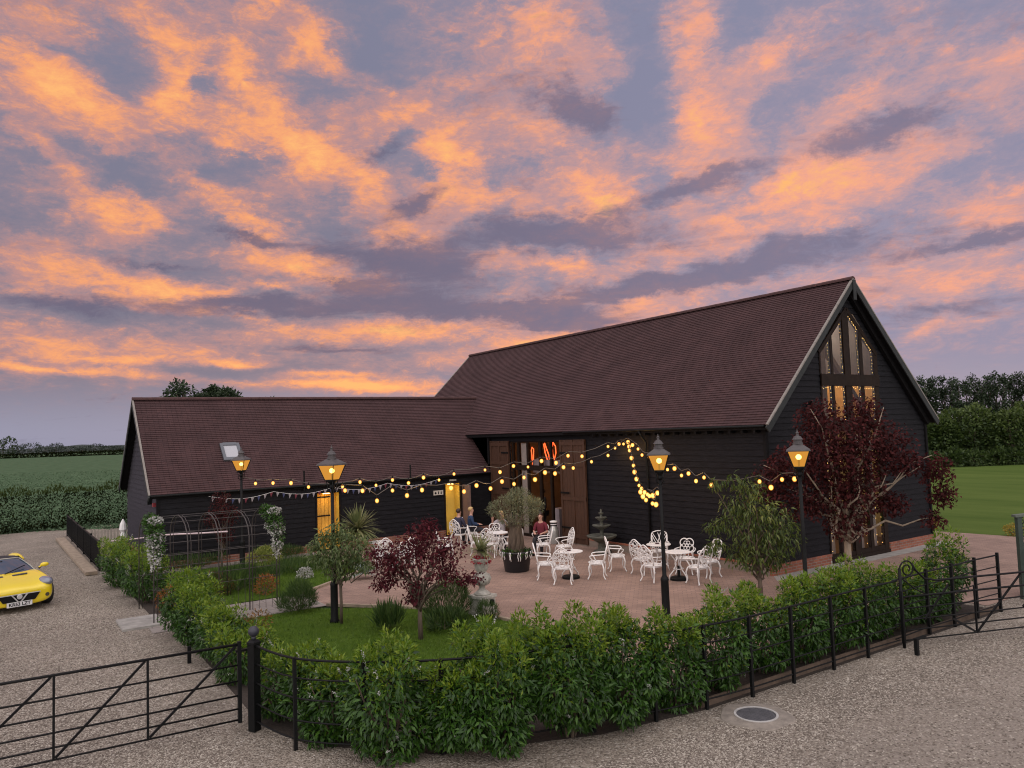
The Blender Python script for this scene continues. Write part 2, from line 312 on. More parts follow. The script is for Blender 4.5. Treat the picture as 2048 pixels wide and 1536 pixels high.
MT['oak'] = mat('brown_door_timber', (0.062, 0.027, 0.014), 0.6, 0.35, 5, 0.3, 30, stretch=(8, 8, 0.6))
MT['frame'] = mat('dark_brown_window_frame', (0.019, 0.012, 0.009), 0.6, 0.3, 6, 0.2, 40, spec=0.12)
MT['tile'] = tilemat('clay_roof_tiles', 0.10)
MT['ridge'] = mat('ridge_tile_clay', (0.060, 0.026, 0.025), 0.85, 0.3, 6, 0.3, 40)
MT['brick'] = brickmat('red_brick', 0.225, 0.075, (0.33, 0.12, 0.075), (0.22, 0.085, 0.06), (0.25, 0.21, 0.18), 0.008, axes='XZ')
MT['brick_y'] = brickmat('red_brick_side', 0.225, 0.075, (0.33, 0.12, 0.075), (0.22, 0.085, 0.06), (0.25, 0.21, 0.18), 0.008, axes='YZ')
MT['paving'] = brickmat('block_paving', 0.21, 0.105, (0.325, 0.222, 0.180), (0.262, 0.180, 0.148), (0.19, 0.137, 0.115), 0.007, axes='XY', rot=0.78, bump=0.4)
MT['path'] = brickmat('grey_path_slabs', 0.45, 0.45, (0.30, 0.27, 0.25), (0.26, 0.23, 0.21), (0.16, 0.14, 0.13), 0.01, axes='XY')
MT['concrete'] = mat('concrete', (0.30, 0.29, 0.27), 0.9, 0.25, 4, 0.3, 50)
MT['stone'] = mat('cast_stone', (0.40, 0.39, 0.35), 0.9, 0.35, 9, 0.4, 40)
MT['kerb'] = mat('kerb_stone', (0.30, 0.24, 0.18), 0.9, 0.3, 6, 0.4, 30)
MT['soil'] = mat('bark_soil', (0.035, 0.026, 0.02), 0.95, 0.5, 14, 0.8, 30)
MT['gravel'] = gravelmat()
MT['lawn'] = mat('lawn_grass', (0.085, 0.145, 0.018), 0.9, 0.25, 2.2, 0.9, 120, col2=(0.058, 0.112, 0.013), spec=0.05)
MT['lawn_far'] = mat('mown_lawn', (0.102, 0.145, 0.036), 0.9, 0.25, 0.55, 0.6, 40, col2=(0.056, 0.094, 0.020), stretch=(1, 0.22, 1), detail=9, spec=0.03)
MT['crop'] = mat('crop_field', (0.100, 0.155, 0.088), 0.9, 0.3, 0.5, 1.0, 3.0, col2=(0.035, 0.068, 0.033), detail=9, spec=0.03)
MT['base'] = mat('far_ground', (0.09, 0.14, 0.075), 0.95, 0.3, 0.03, 0, col2=(0.06, 0.10, 0.05), detail=8, spec=0.03)
MT['white'] = mat('white_painted_cast_metal', (0.80, 0.79, 0.79), 0.45, 0.06, 15)
MT['bark'] = mat('bark', (0.10, 0.075, 0.055), 0.9, 0.4, 10, 0.8, 40, stretch=(1, 1, 0.3))
MT['palebark'] = mat('pale_bark', (0.30, 0.24, 0.18), 0.9, 0.3, 10, 0.6, 40, stretch=(1, 1, 0.3))
MT['laurel'] = leafmat('laurel_leaf', (0.010, 0.034, 0.005), (0.060, 0.140, 0.016), 0.40, 0.22, (0.029, 0.084, 0.009))
MT['laurel_new'] = leafmat('young_laurel_leaf', (0.085, 0.172, 0.010), (0.225, 0.295, 0.024), 0.45, 0.33, (0.135, 0.225, 0.014))
MT['flower'] = leafmat('white_blossom', (0.34, 0.35, 0.32), (0.60, 0.60, 0.58), 0.7, 0.3)
MT['redleaf'] = leafmat('purple_maple_leaf', (0.042, 0.009, 0.013), (0.145, 0.028, 0.038), 0.75, 0.35, (0.085, 0.015, 0.022), 0.2)
MT['redleaf2'] = leafmat('dark_purple_maple_leaf', (0.026, 0.008, 0.008), (0.115, 0.026, 0.026), 0.75, 0.32, (0.060, 0.013, 0.014), 0.2)
MT['cherryleaf'] = leafmat('drooping_cherry_leaf', (0.032, 0.060, 0.012), (0.150, 0.185, 0.045), 0.42, 0.3, (0.068, 0.105, 0.020))
MT['oliveleaf'] = leafmat('olive_leaf', (0.10, 0.12, 0.065), (0.22, 0.23, 0.14), 0.5, 0.2, (0.15, 0.165, 0.09))
MT['spike'] = leafmat('cordyline_leaf', (0.09, 0.12, 0.045), (0.27, 0.27, 0.13), 0.5, 0.2, (0.16, 0.18, 0.07))
MT['lavender'] = leafmat('lavender_stem', (0.030, 0.072, 0.018), (0.085, 0.140, 0.032), 0.6, 0.3)
MT['box'] = leafmat('golden_box_leaf', (0.12, 0.17, 0.03), (0.30, 0.32, 0.07), 0.5, 0.3)
MT['orange'] = leafmat('orange_new_leaf', (0.16, 0.05, 0.015), (0.36, 0.15, 0.03), 0.5, 0.3)
MT['grass'] = leafmat('grass_blade', (0.050, 0.108, 0.010), (0.125, 0.200, 0.026), 0.6, 0.35)
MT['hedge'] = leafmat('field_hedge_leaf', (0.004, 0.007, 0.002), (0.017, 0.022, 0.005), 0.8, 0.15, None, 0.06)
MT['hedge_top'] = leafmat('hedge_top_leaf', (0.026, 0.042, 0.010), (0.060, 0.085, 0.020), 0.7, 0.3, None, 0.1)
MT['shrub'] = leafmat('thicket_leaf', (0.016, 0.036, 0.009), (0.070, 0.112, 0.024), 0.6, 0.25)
MT['poplar'] = leafmat('poplar_leaf', (0.020, 0.036, 0.018), (0.055, 0.085, 0.040), 0.6, 0.2)
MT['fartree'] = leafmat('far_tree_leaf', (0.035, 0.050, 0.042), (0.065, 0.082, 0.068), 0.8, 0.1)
MT['cropleaf'] = leafmat('crop_leaf', (0.060, 0.105, 0.056), (0.130, 0.205, 0.115), 0.7, 0.2, None, 0.1)

# ------------------------------------------------------------------ mesh helpers
class MB:
    def __init__(s): s.v = []; s.f = []; s.uv = None
    def add(s, vs, fs):
        o = len(s.v); s.v.extend([tuple(map(float, q)) for q in vs]); s.f.extend([tuple(i + o for i in q) for q in fs]); return s
    def box(s, x0, x1, y0, y1, z0, z1):
        return s.add([(x0, y0, z0), (x1, y0, z0), (x1, y1, z0), (x0, y1, z0), (x0, y0, z1), (x1, y0, z1), (x1, y1, z1), (x0, y1, z1)],
                     [(0, 3, 2, 1), (4, 5, 6, 7), (0, 1, 5, 4), (1, 2, 6, 5), (2, 3, 7, 6), (3, 0, 4, 7)])
    def bar(s, a, b, w, h, up=(0, 0, 1)):
        """rectangular bar from a to b"""
        a = np.asarray(a, float); b = np.asarray(b, float); d = b - a; d = d / (np.linalg.norm(d) + 1e-12)
        u = np.asarray(up, float); sd = np.cross(d, u)
        if np.linalg.norm(sd) < 1e-4: sd = np.cross(d, (1, 0, 0))
        sd /= np.linalg.norm(sd); u = np.cross(sd, d)
        q = [(-w / 2, -h / 2), (w / 2, -h / 2), (w / 2, h / 2), (-w / 2, h / 2)]
        return s.add([a + sd * i + u * j for i, j in q] + [b + sd * i + u * j for i, j in q],
                     [(3, 2, 1, 0), (4, 5, 6, 7), (0, 1, 5, 4), (1, 2, 6, 5), (2, 3, 7, 6), (3, 0, 4, 7)])
    def tube(s, pts, r, n=6, cap=True):
        P = [np.asarray(p, float) for p in pts]; R = r if hasattr(r, '__len__') else [r] * len(P)
        d0 = P[1] - P[0]; d0 = d0 / (np.linalg.norm(d0) + 1e-12)
        u = np.cross(d0, (0, 0, 1.0))
        if np.linalg.norm(u) < 1e-3: u = np.cross(d0, (1.0, 0, 0))
        u /= np.linalg.norm(u); vs = []
        for i, p in enumerate(P):
            a = P[max(i - 1, 0)]; b = P[min(i + 1, len(P) - 1)]; d = b - a; d = d / (np.linalg.norm(d) + 1e-12)
            u = u - d * (u @ d); u /= (np.linalg.norm(u) + 1e-12); w = np.cross(d, u)
            for k in range(n):
                t = 2 * math.pi * k / n; vs.append(p + (u * math.cos(t) + w * math.sin(t)) * R[i])
        fs = []
        for i in range(len(P) - 1):
            for k in range(n):
                k2 = (k + 1) % n; fs.append((i * n + k, i * n + k2, (i + 1) * n + k2, (i + 1) * n + k))
        if cap:
            fs.append(tuple(range(n - 1, -1, -1))); fs.append(tuple((len(P) - 1) * n + k for k in range(n)))
        return s.add(vs, fs)
    def lathe(s, prof, n=16, c=(0, 0, 0), rot=0.0):
        vs = []; fs = []
        for (r, z) in prof:
            for k in range(n):
                t = 2 * math.pi * k / n + rot; vs.append((c[0] + r * math.cos(t), c[1] + r * math.sin(t), c[2] + z))
        for i in range(len(prof) - 1):
            for k in range(n):
                k2 = (k + 1) % n; fs.append((i * n + k, i * n + k2, (i + 1) * n + k2, (i + 1) * n + k))
        fs.append(tuple(range(n - 1, -1, -1))); fs.append(tuple((len(prof) - 1) * n + k for k in range(n)))
        return s.add(vs, fs)
    def ball(s, c, r, n=10, m=6):
        rz = r if not hasattr(r, '__len__') else r[2]; rx = r if not hasattr(r, '__len__') else r[0]; ry = r if not hasattr(r, '__len__') else r[1]
        vs = [(c[0], c[1], c[2] - rz)]; fs = []
        for i in range(1, m):
            p = -math.pi / 2 + math.pi * i / m
            for k in range(n):
                t = 2 * math.pi * k / n; vs.append((c[0] + rx * math.cos(p) * math.cos(t), c[1] + ry * math.cos(p) * math.sin(t), c[2] + rz * math.sin(p)))
        vs.append((c[0], c[1], c[2] + rz)); top = len(vs) - 1
        for k in range(n):
            k2 = (k + 1) % n; fs.append((0, 1 + k2, 1 + k)); fs.append((top, 1 + (m - 2) * n + k, 1 + (m - 2) * n + k2))
            for i in range(m - 2): fs.append((1 + i * n + k, 1 + i * n + k2, 1 + (i + 1) * n + k2, 1 + (i + 1) * n + k))
        return s.add(vs, fs)
    def prism(s, poly, z0, z1):
        n = len(poly)
        return s.add([(x, y, z0) for x, y in poly] + [(x, y, z1) for x, y in poly],
                     [tuple(range(n - 1, -1, -1)), tuple(range(n, 2 * n))] + [(i, (i + 1) % n, n + (i + 1) % n, n + i) for i in range(n)])
    def build(s, name, m, parent=None, smooth=False, label=None):
        me = bpy.data.meshes.new(name); me.from_pydata(s.v, [], s.f); me.materials.append(MT[m] if isinstance(m, str) else m)
        if smooth: me.polygons.foreach_set('use_smooth', [True] * len(me.polygons))
        me.update(); o = bpy.data.objects.new(name, me); COL.objects.link(o)
        if parent: o.parent = parent
        if label: o['label'] = label
        return o
def tag(o, label, cat, group=None):
    o['label'] = label; o['category'] = cat
    if group: o['group'] = group
    return o
def thing(name, label, cat, loc=(0, 0, 0), rz=0.0, group=None):
    o = bpy.data.objects.new(name, None); COL.objects.link(o); o.empty_display_size = 0.2
    o.location = tuple(map(float, loc)); o.rotation_euler = (0, 0, rz); return tag(o, label, cat, group)
def dup(root, loc, rz, label):
    r = root.copy(); COL.objects.link(r); r.location = tuple(map(float, loc)); r.rotation_euler = (0, 0, rz); r['label'] = label
    for ch in list(root.children):
        c = ch.copy(); COL.objects.link(c); c.parent = r
        for g in list(ch.children):
            d = g.copy(); COL.objects.link(d); d.parent = c
    return r
def struct(o): o['kind'] = 'structure'; return o
def stuff(o): o['kind'] = 'stuff'; return o
def unit(a): return a / (np.linalg.norm(a, axis=-1, keepdims=True) + 1e-9)
def leaves(name, m, parent, P, D, ln, wd, rng, droop=0.25, fold=0.25, Nrm=None):
    """leaf-shaped faces: base, two sides, midrib, tip"""
    n = len(P); P = np.asarray(P, float); D = unit(np.asarray(D, float))
    ln = ln * rng.uniform(0.65, 1.25, (n, 1)); wd = wd * rng.uniform(0.75, 1.2, (n, 1))
    R = rng.normal(size=(n, 3)) * 0.55 + (Nrm if Nrm is not None else np.array([0, 0, 1.0]))
    S = unit(np.cross(D, R)); U = unit(np.cross(S, D))
    base = P; mid = P + D * ln * 0.5 - U * wd * fold
    l = P + D * ln * 0.42 + S * wd * 0.5; r = P + D * ln * 0.42 - S * wd * 0.5
    tip = P + D * ln - U * ln * droop
    V = np.stack([base, l, mid, r, tip], 1).reshape(-1, 3)
    T = np.array([[0, 2, 1], [0, 3, 2], [1, 2, 4], [2, 3, 4]]); Fc = (T[None] + (np.arange(n) * 5)[:, None, None]).reshape(-1, 3)
    me = bpy.data.meshes.new(name); me.vertices.add(len(V)); me.vertices.foreach_set('co', V.astype(np.float32).ravel())
    me.loops.add(Fc.size); me.loops.foreach_set('vertex_index', Fc.astype(np.int32).ravel())
    me.polygons.add(len(Fc)); me.polygons.foreach_set('loop_start', np.arange(0, Fc.size, 3, dtype=np.int32))
    me.polygons.foreach_set('loop_total', np.full(len(Fc), 3, np.int32)); me.materials.append(MT[m] if isinstance(m, str) else m)
    me.update(calc_edges=True); me.validate()
    o = bpy.data.objects.new(name, me); COL.objects.link(o)
    if parent: o.parent = parent
    return o
def lobes_points(lobes, n, rng, depth=0.35, zmin=0.03, carve=0.82):
    """points near the surface of a union of ellipsoids, with outward normals"""
    Lb = np.asarray(lobes, float); w = (Lb[:, 3] * Lb[:, 4] + Lb[:, 4] * Lb[:, 5] + Lb[:, 3] * Lb[:, 5]); w /= w.sum()
    out = []; outn = []; got = 0
    while got < n:
        k = rng.choice(len(Lb), size=n, p=w); d = unit(rng.normal(size=(n, 3)))
        rr = 1 - depth * rng.random((n, 1)) ** 1.6 + rng.normal(size=(n, 1)) * 0.05
        p = Lb[k, :3] + d * Lb[k, 3:] * rr; nn = unit(d / Lb[k, 3:])
        ok = p[:, 2] > zmin
        for j in range(len(Lb)):
            q = (p - Lb[j, :3]) / Lb[j, 3:]; ok &= ~(((q ** 2).sum(1) < carve ** 2) & (k != j))
        out.append(p[ok]); outn.append(nn[ok]); got += ok.sum()
    return np.concatenate(out)[:n], np.concatenate(outn)[:n]
def blobs(cx, cy, cz, rx, ry, rz, k, rng, s=0.45, flat=1.0):
    """an uneven crown: one core and k smaller lobes around it"""
    L_ = [(cx, cy, cz, rx * 0.78, ry * 0.78, rz * 0.78)]
    for i in range(k):
        d = unit(rng.normal(size=3) * np.array([1, 1, flat])); q = rng.uniform(0.50, 0.78); f = s * rng.uniform(0.7, 1.2)
        L_.append((cx + d[0] * rx * q, cy + d[1] * ry * q, cz + d[2] * rz * q, rx * f, ry * f, rz * f))
    return L_

# ------------------------------------------------------------------ ground
def OC(xo, yo): return ((xo - CX) * math.cos(TH) + (yo - CY) * math.sin(TH), -(xo - CX) * math.sin(TH) + (yo - CY) * math.cos(TH))
def sheet(name, poly, z, m):
    b = MB(); b.add([(x, y, z) for x, y in poly], [tuple(range(len(poly)))]); o = b.build(name, m)
    me = o.data
    if me.polygons[0].normal.z < 0: me.flip_normals()
    return struct(o)
sheet('ground', [(-3000, -1500), (3500, -1500), (3500, 4000), (-3000, 4000)], -0.03, 'base')
sheet('crop_field', [OC(-500, 37.6), OC(30, 37.6), OC(120, 420), OC(-500, 420)], -0.012, 'crop')
sheet('gravel_drive', [(-70, -50), (14, -50), (14, -4.4), (-8, -4.4), (-8, -3.4), (-13.3, -1), (-13.3, 22), (-11, 31.5), (-70, 29)], 0.0, 'gravel')
sheet('planting_bed', [(-13.9, -1.9), (-13.6, -3.05), (-12.4, -4.4), (-10.4, -5.2), (-8.6, -5.46), (0.2, -5.5), (0.2, -3.6), (-8, -3.6), (-10.5, -3.5), (-12.3, -2.4), (-13.0, -1), (-13.0, 5), (-13.75, 5)], 0.005, 'soil')
sheet('planting_bed', [(-14.0, 6.9), (-13.1, 6.9), (-13.1, 15.5), (-14.0, 15.5)], 0.005, 'soil')
LAWN1 = [(-13.1, 4.85), (-10.85, 4.85), (-9.4, 3.6), (-8.6, 2.6), (-8.15, 1.5), (-7.95, 0.3), (-8.0, -0.9), (-8.1, -3.7), (-10.5, -4.0), (-12.2, -3.0), (-13.1, -1.6)]
LAWN2 = [(-13.2, 6.75), (-10.45, 6.75), (-8.2, 8.55), (-7.7, 9.4), (-7.7, 12.9), (-13.2, 12.9)]
sheet('courtyard_paving', [(-8.3, -4.3), (0.4, -4.3), (0.4, -5.1), (10.85, -5.1), (10.95, -1.0), (10.63, 1.4), (10.5, 26), (8.0, 26), (8.0, 0.0), (0.0, 0.0), (0.0, 13.8), (-7.65, 13.8), (-7.65, 9.3),
                           (-8.1, 8.47), (-10.4, 6.62), (-10.4, 4.95), (-9.35, 3.68), (-8.5, 2.6), (-8.05, 1.5), (-7.85, 0.3), (-7.9, -0.9)], 0.009, 'paving')
sheet('garden_path', [(-14.25, 4.9), (-10.4, 4.9), (-10.4, 6.7), (-14.25, 6.7)], 0.011, 'path')
sheet('terrace', [(-13.2, 12.9), (-7.65, 12.9), (-7.65, 13.75), (-13.2, 13.75)], 0.013, 'path')
sheet('lawn', LAWN1, 0.016, 'lawn'); sheet('lawn', LAWN2, 0.016, 'lawn')
sheet('lawn', [(10.7, 26), (10.63, 1.4), (10.95, -1.0), (11.3, -40), (75, -40), (75, 80), (10.5, 80)], 0.004, 'lawn_far')
b = MB()
b.add([(-0.55, -0.55, 0.013), (8.6, -0.55, 0.013), (8.6, -0.05, 0.013), (-0.05, -0.05, 0.013)], [(0, 1, 2, 3)]); struct(b.build('pavement', 'concrete'))
b = MB(); b.add([(-8.35, -4.36, 0.013), (-7.98, -4.36, 0.013), (-7.98, -0.9, 0.013), (-8.05, -0.9, 0.013)], [(0, 1, 2, 3)])
for q in ([(-10.4, 6.68), (-8.15, 8.5), (-7.68, 9.35), (-7.68, 12.9)], [(-10.4, 4.9), (-9.38, 3.64), (-8.57, 2.6), (-8.1, 1.5), (-7.9, 0.3), (-7.95, -0.9), (-8.05, -3.8)]):
    k = MB()
    for i in range(len(q) - 1):
        k.bar((*q[i], 0.035), (*q[i + 1], 0.035), 0.09, 0.07)
    struct(k.build('kerb', 'kerb'))
k = MB(); k.bar((-14.55, 14.4, 0.07), (-14.72, 26.0, 0.07), 0.34, 0.10); struct(k.build('kerb', 'kerb'))
k = MB(); k.box(-14.75, -13.9, 5.55, 6.75, 0.0, 0.05); struct(k.build('threshold_slab', 'concrete'))

rg = np.random.default_rng(5)
def in_poly(P, poly):
    x, y = P[:, 0], P[:, 1]; ins = np.zeros(len(P), bool); j = len(poly) - 1
    for i in range(len(poly)):
        xi, yi = poly[i]; xj, yj = poly[j]
        c = ((yi > y) != (yj > y)) & (x < (xj - xi) * (y - yi) / (yj - yi + 1e-12) + xi); ins ^= c; j = i
    return ins
def blades(name, poly, n, ln, z=0.016, m='grass', wd=0.010, lean=0.45):
    a = np.array(poly); lo, hi = a.min(0), a.max(0); P = rg.uniform(lo, hi, (n * 2, 2)); P = P[in_poly(P, poly)][:n]
    P3 = np.column_stack([P, np.full(len(P), z)]); D = np.column_stack([rg.normal(size=(len(P), 2)) * lean, np.ones(len(P))])
    return stuff(leaves(name, m, None, P3, D, ln, wd, rg, 0.3, 0.1))
blades('grass', LAWN1, 26000, 0.055); blades('grass', LAWN2, 16000, 0.06)
# crop rows beyond the drive: tufts of leaves thinning out with distance
n = 26000; yo = 37.8 + 95 * rg.random(n) ** 1.7; xo = -0.72 * yo + rg.random(n) * yo * 0.62
yo = yo + rg.normal(size=n) * 0.1; yo = np.round(yo / 0.55) * 0.55 + rg.normal(size=n) * 0.10
P = np.array([OC(a, c) for a, c in zip(xo, yo)]); P = np.column_stack([P, np.full(n, -0.01)])
stuff(leaves('crop_plants', 'cropleaf', None, P, np.column_stack([rg.normal(size=(n, 2)) * 1.1, np.ones(n)]), 0.20, 0.11, rg, 0.5, 0.2))

# ------------------------------------------------------------------ barn
BW, BHE, BHR, BOV, BOG, BL = 8.036, 3.989, 8.214, 0.263, 0.31, 21.53
SB = (BHR - BHE) / (BW / 2 + BOV)
WY0, WW, WHE, WHR, WOV, WOG, WL = 13.78, 6.84, 2.409, 5.667, 0.12, 0.28, 12.725
SW = (WHR - WHE) / (WW / 2 + WOV)
def board_wall(b, P0, A, Nn, span, z0, z1, ex=0.17):
    P0 = np.asarray(P0, float); A = np.asarray(A, float); Nn = np.asarray(Nn, float); Z = np.array([0, 0, 1.0])
    z = z0
    while z < z1 - 1e-6:
        t = min(z + ex, z1); lo, hi = span(z + 0.004), span(t - 0.004)
        if len(lo) != len(hi): lo = hi = span((z + t) / 2)
        for (a0, a1), (c0, c1) in zip(lo, hi):
            if a1 - a0 < 0.01: continue
            c0 = min(max(c0, a0 - 1), c1)
            p = [P0 + A * a0 + Z * z + Nn * 0.030, P0 + A * a1 + Z * z + Nn * 0.030, P0 + A * c1 + Z * t + Nn * 0.008, P0 + A * c0 + Z * t + Nn * 0.008,
                 P0 + A * a0 + Z * z, P0 + A * a1 + Z * z]
            b.add(p, [(0, 1, 2, 3), (4, 5, 1, 0)])
        z = t
def minus(a0, a1, holes):
    out = [(a0, a1)]
    for h0, h1 in holes:
        nx = []
        for p, q in out:
            if h1 <= p or h0 >= q: nx.append((p, q)); continue
            if h0 > p: nx.append((p, h0))
            if h1 < q: nx.append((h1, q))
        out = nx
    return out
def tile_slope(b, uv, E0, A, S, Nn, s0, s1, n, g=0.10):
    """courses of plain tiles from the eave up; every course overlaps the one below"""
    E0 = np.asarray(E0, float)
    for k in range(n):
        a0, a1 = s0(k), s1(k); c0, c1 = s0(k + 1), s1(k + 1)
        if a1 - a0 < 0.02: continue
        lo = E0 + S * (k * g) + Nn * 0.031; hi = E0 + S * ((k + 1) * g + 0.012) + Nn * 0.010; bt = E0 + S * (k * g) + Nn * 0.0
        b.add([lo + A * a0, lo + A * a1, hi + A * c1, hi + A * c0, bt + A * a0, bt + A * a1], [(0, 1, 2, 3), (4, 5, 1, 0)])
        u0 = (k % 2) * 0.0825
        uv.extend([(a0 + u0, k * g + .01), (a1 + u0, k * g + .01), (c1 + u0, (k + 1) * g - .001), (c0 + u0, (k + 1) * g - .001), (a0 + u0, k * g + .02), (a1 + u0, k * g + .02), (a1 + u0, k * g + .03), (a0 + u0, k * g + .03)])
def build_uv(b, uv, name, m, parent):
    o = b.build(name, m, parent); l = o.data.uv_layers.new(name='UVMap'); l.data.foreach_set('uv', np.array(uv, np.float32).ravel()); return o
def ridge_tiles(a, c, r, parent, seg=0.32):
    a = np.asarray(a, float); c = np.asarray(c, float); ln = np.linalg.norm(c - a); n = int(ln / seg); d = (c - a) / ln; b = MB()
    sd = np.cross(d, (0, 0, 1.0)); sd /= np.linalg.norm(sd); up = np.array([0, 0, 1.0])
    for i in range(n):
        p, q = a + d * (ln * i / n), a + d * (ln * (i + 1) / n + 0.02); rr = r * (1.0 if i % 2 else 1.03); vs = []
        for e in (p, q):
            for t in np.linspace(-0.15, math.pi + 0.15, 7): vs.append(e + sd * rr * math.cos(t) + up * (rr * math.sin(t) * 0.8))
        b.add(vs, [(j, j + 1, 8 + j, 7 + j) for j in range(6)] + [tuple(range(7)), tuple(range(13, 6, -1))])
    return b.build('ridge_tiles', 'ridge', parent)

barn = thing('barn', 'tall black weatherboarded barn with steep tiled roof and glazed gable', 'barn', (0, 0, 0))
GX0, GX1 = 2.54, 5.50            # glazed bay of the gable
def gable_top(z): return max(0.0, (z + 0.10 - BHE) / SB - BOV), BW - max(0.0, (z + 0.10 - BHE) / SB - BOV)
DY0, DY1, DZ = 8.95, 12.22, 3.70 # cart door opening in the courtyard wall
b = MB()
glz = lambda z: min(6.25 + (z < 6.25) * 0 + 0, 9)
def gable_span(z):
    x0, x1 = gable_top(z) if z > BHE - 0.1 - SB * BOV else (0.0, BW)
    if z < 6.05: return minus(x0, x1, [(GX0, GX1)])
    # above: the glazed peak follows the roof line, boards stay outside it
    q = (z - 6.05) / SB * 1.0
    h0, h1 = GX0 + q * 0.92, GX1 - q * 0.92
    return minus(x0, x1, [(h0, h1)]) if h1 - h0 > 0.1 and z < 7.32 else [(x0, x1)]
board_wall(b, (0, 0, 0), (1, 0, 0), (0, -1, 0), gable_span, 0.27, 8.0)
board_wall(b, (0, 0, 0), (0, 1, 0), (-1, 0, 0), lambda z: minus(0.0, WY0, [(DY0, DY1)] if z < DZ else []), 0.27, BHE + 0.2)
board_wall(b, (0, 0, 0), (0, 1, 0), (-1, 0, 0), lambda z: [(WY0 + WW, BL)], 0.27, BHE + 0.2)
board_wall(b, (BW, 0, 0), (0, 1, 0), (1, 0, 0), lambda z: [(0.0, BL)], 0.27, BHE + 0.2)
board_wall(b, (0, BL, 0), (1, 0, 0), (0, 1, 0), lambda z: [gable_top(z) if z > BHE - 0.1 - SB * BOV else (0.0, BW)], 0.27, 8.0)
b.build('wall', 'board', barn)
cb = MB()
for (x, y) in ((-0.02, -0.02), (BW + 0.02, -0.02)): cb.box(x - 0.05, x + 0.05, y - 0.05, y + 0.05, 0.27, BHE - 0.05)
cb.build('corner_board', 'blackwood', barn)
# brick plinth, stepped out from the boards
for (x0, x1, y0, y1, mm) in ((-0.07, GX0 - 0.02, -0.075, 0.05, 'brick'), (GX1 + 0.02, BW + 0.07, -0.075, 0.05, 'brick'), (-0.072, 0.05, 0.05, DY0 - 0.02, 'brick_y'), (-0.072, 0.05, DY1 + 0.02, WY0 - 0.1, 'brick_y'), (BW - 0.05, BW + 0.072, 0.05, BL, 'brick_y')):
    p = MB(); p.box(x0, x1, y0, y1, 0, 0.22); p.box(x0 - 0.012, x1 + 0.012, y0 - 0.012, y1 - 0.01, 0.222, 0.285); p.build('plinth', mm, barn)
# roof
sl = np.array([1, 0, SB]); sl = sl / np.linalg.norm(sl); NL = np.array([-sl[2], 0, sl[0]]); sr = np.array([-sl[0], 0, sl[2]]); NR = np.array([sl[2], 0, sl[0]])
nb = int(np.hypot(BW / 2 + BOV, BHR - BHE) / 0.10)
roof = MB(); uv = []
tile_slope(roof, uv, (-BOV, 0, BHE), np.array([0, 1.0, 0]), sl, NL, lambda k: -BOG, lambda k: BL + 0.3, nb)
tile_slope(roof, uv, (BW + BOV, 0, BHE), np.array([0, -1.0, 0]), sr, NR, lambda k: -BL - 0.3, lambda k: BOG, nb)
rf = build_uv(roof, uv, 'roof', 'tile', barn)
ridge_tiles((BW / 2, -BOG - 0.02, BHR + 0.0), (BW / 2, BL + 0.3, BHR + 0.0), 0.12, rf)
dk = MB()                        # roof deck and soffit below the tiles
for sgn, x0 in ((1, -BOV + 0.02), (-1, BW + BOV - 0.02)):
    e0 = np.array([x0, 0, BHE - 0.02]); top = np.array([BW / 2, 0, BHR - 0.06]); th = np.array([0, 0, -0.10])
    vs = [e0 + (0, -BOG + .03, 0), e0 + (0, BL + .27, 0), top + (0, BL + .27, 0), top + (0, -BOG + .03, 0)]; vs += [np.asarray(v) + th for v in vs]
    dk.add(vs, [(0, 1, 2, 3), (7, 6, 5, 4), (0, 4, 5, 1), (1, 5, 6, 2), (2, 6, 7, 3), (3, 7, 4, 0)])
dk.build('soffit', 'blackwood', rf)
for yb in (-BOG - 0.012, BL + 0.3):
    for sgn in (1, -1):
        e = np.array([BW / 2 - sgn * (BW / 2 + BOV + 0.05), yb, BHE - 0.03]); t = np.array([BW / 2, yb, BHR + 0.005])
        q = MB(); q.bar(e + (0, 0, -0.10), t + (0, 0, -0.10), 0.035, 0.19); q.build('barge_board', 'barge', rf)
        q = MB(); q.bar(e + (0, 0.012, 0.035), t + (0, 0.012, 0.02), 0.07, 0.035); q.build('verge_strip', 'vergelip', rf)
q = MB(); q.box(BW / 2 - 0.07, BW / 2 + 0.07, -BOG - 0.06, -BOG - 0.035, BHR - 0.62, BHR - 0.02); q.build('king_post', 'barge', rf)
for sgn in (1, -1):              # inner raking board of the gable overhang
    q = MB(); q.bar((BW / 2 - sgn * 4.1, -0.10, BHE - 0.12), (BW / 2 - sgn * 0.05, -0.10, BHR - 0.30), 0.10, 0.16); q.build('rafter', 'blackwood', rf)
for i in range(17):
    y = 0.15 + i * 0.42
    q = MB(); q.box(-0.22, 0.0, y, y + 0.07, BHE - 0.20, BHE - 0.10); q.build('rafter_tail', 'blackwood', rf)
g = MB(); g.tube([(-0.30, -0.2, BHE - 0.03), (-0.30, DY0 - 0.5, BHE - 0.03)], 0.035, 8); g.tube([(-0.30, 4.55, BHE - 0.05), (-0.22, 4.52, BHE - 0.22), (-0.09, 4.46, BHE - 0.42), (-0.075, 4.46, 2.2), (-0.075, 4.46, 0.4)], 0.035, 8)
g.build('gutter', 'black', barn, True)
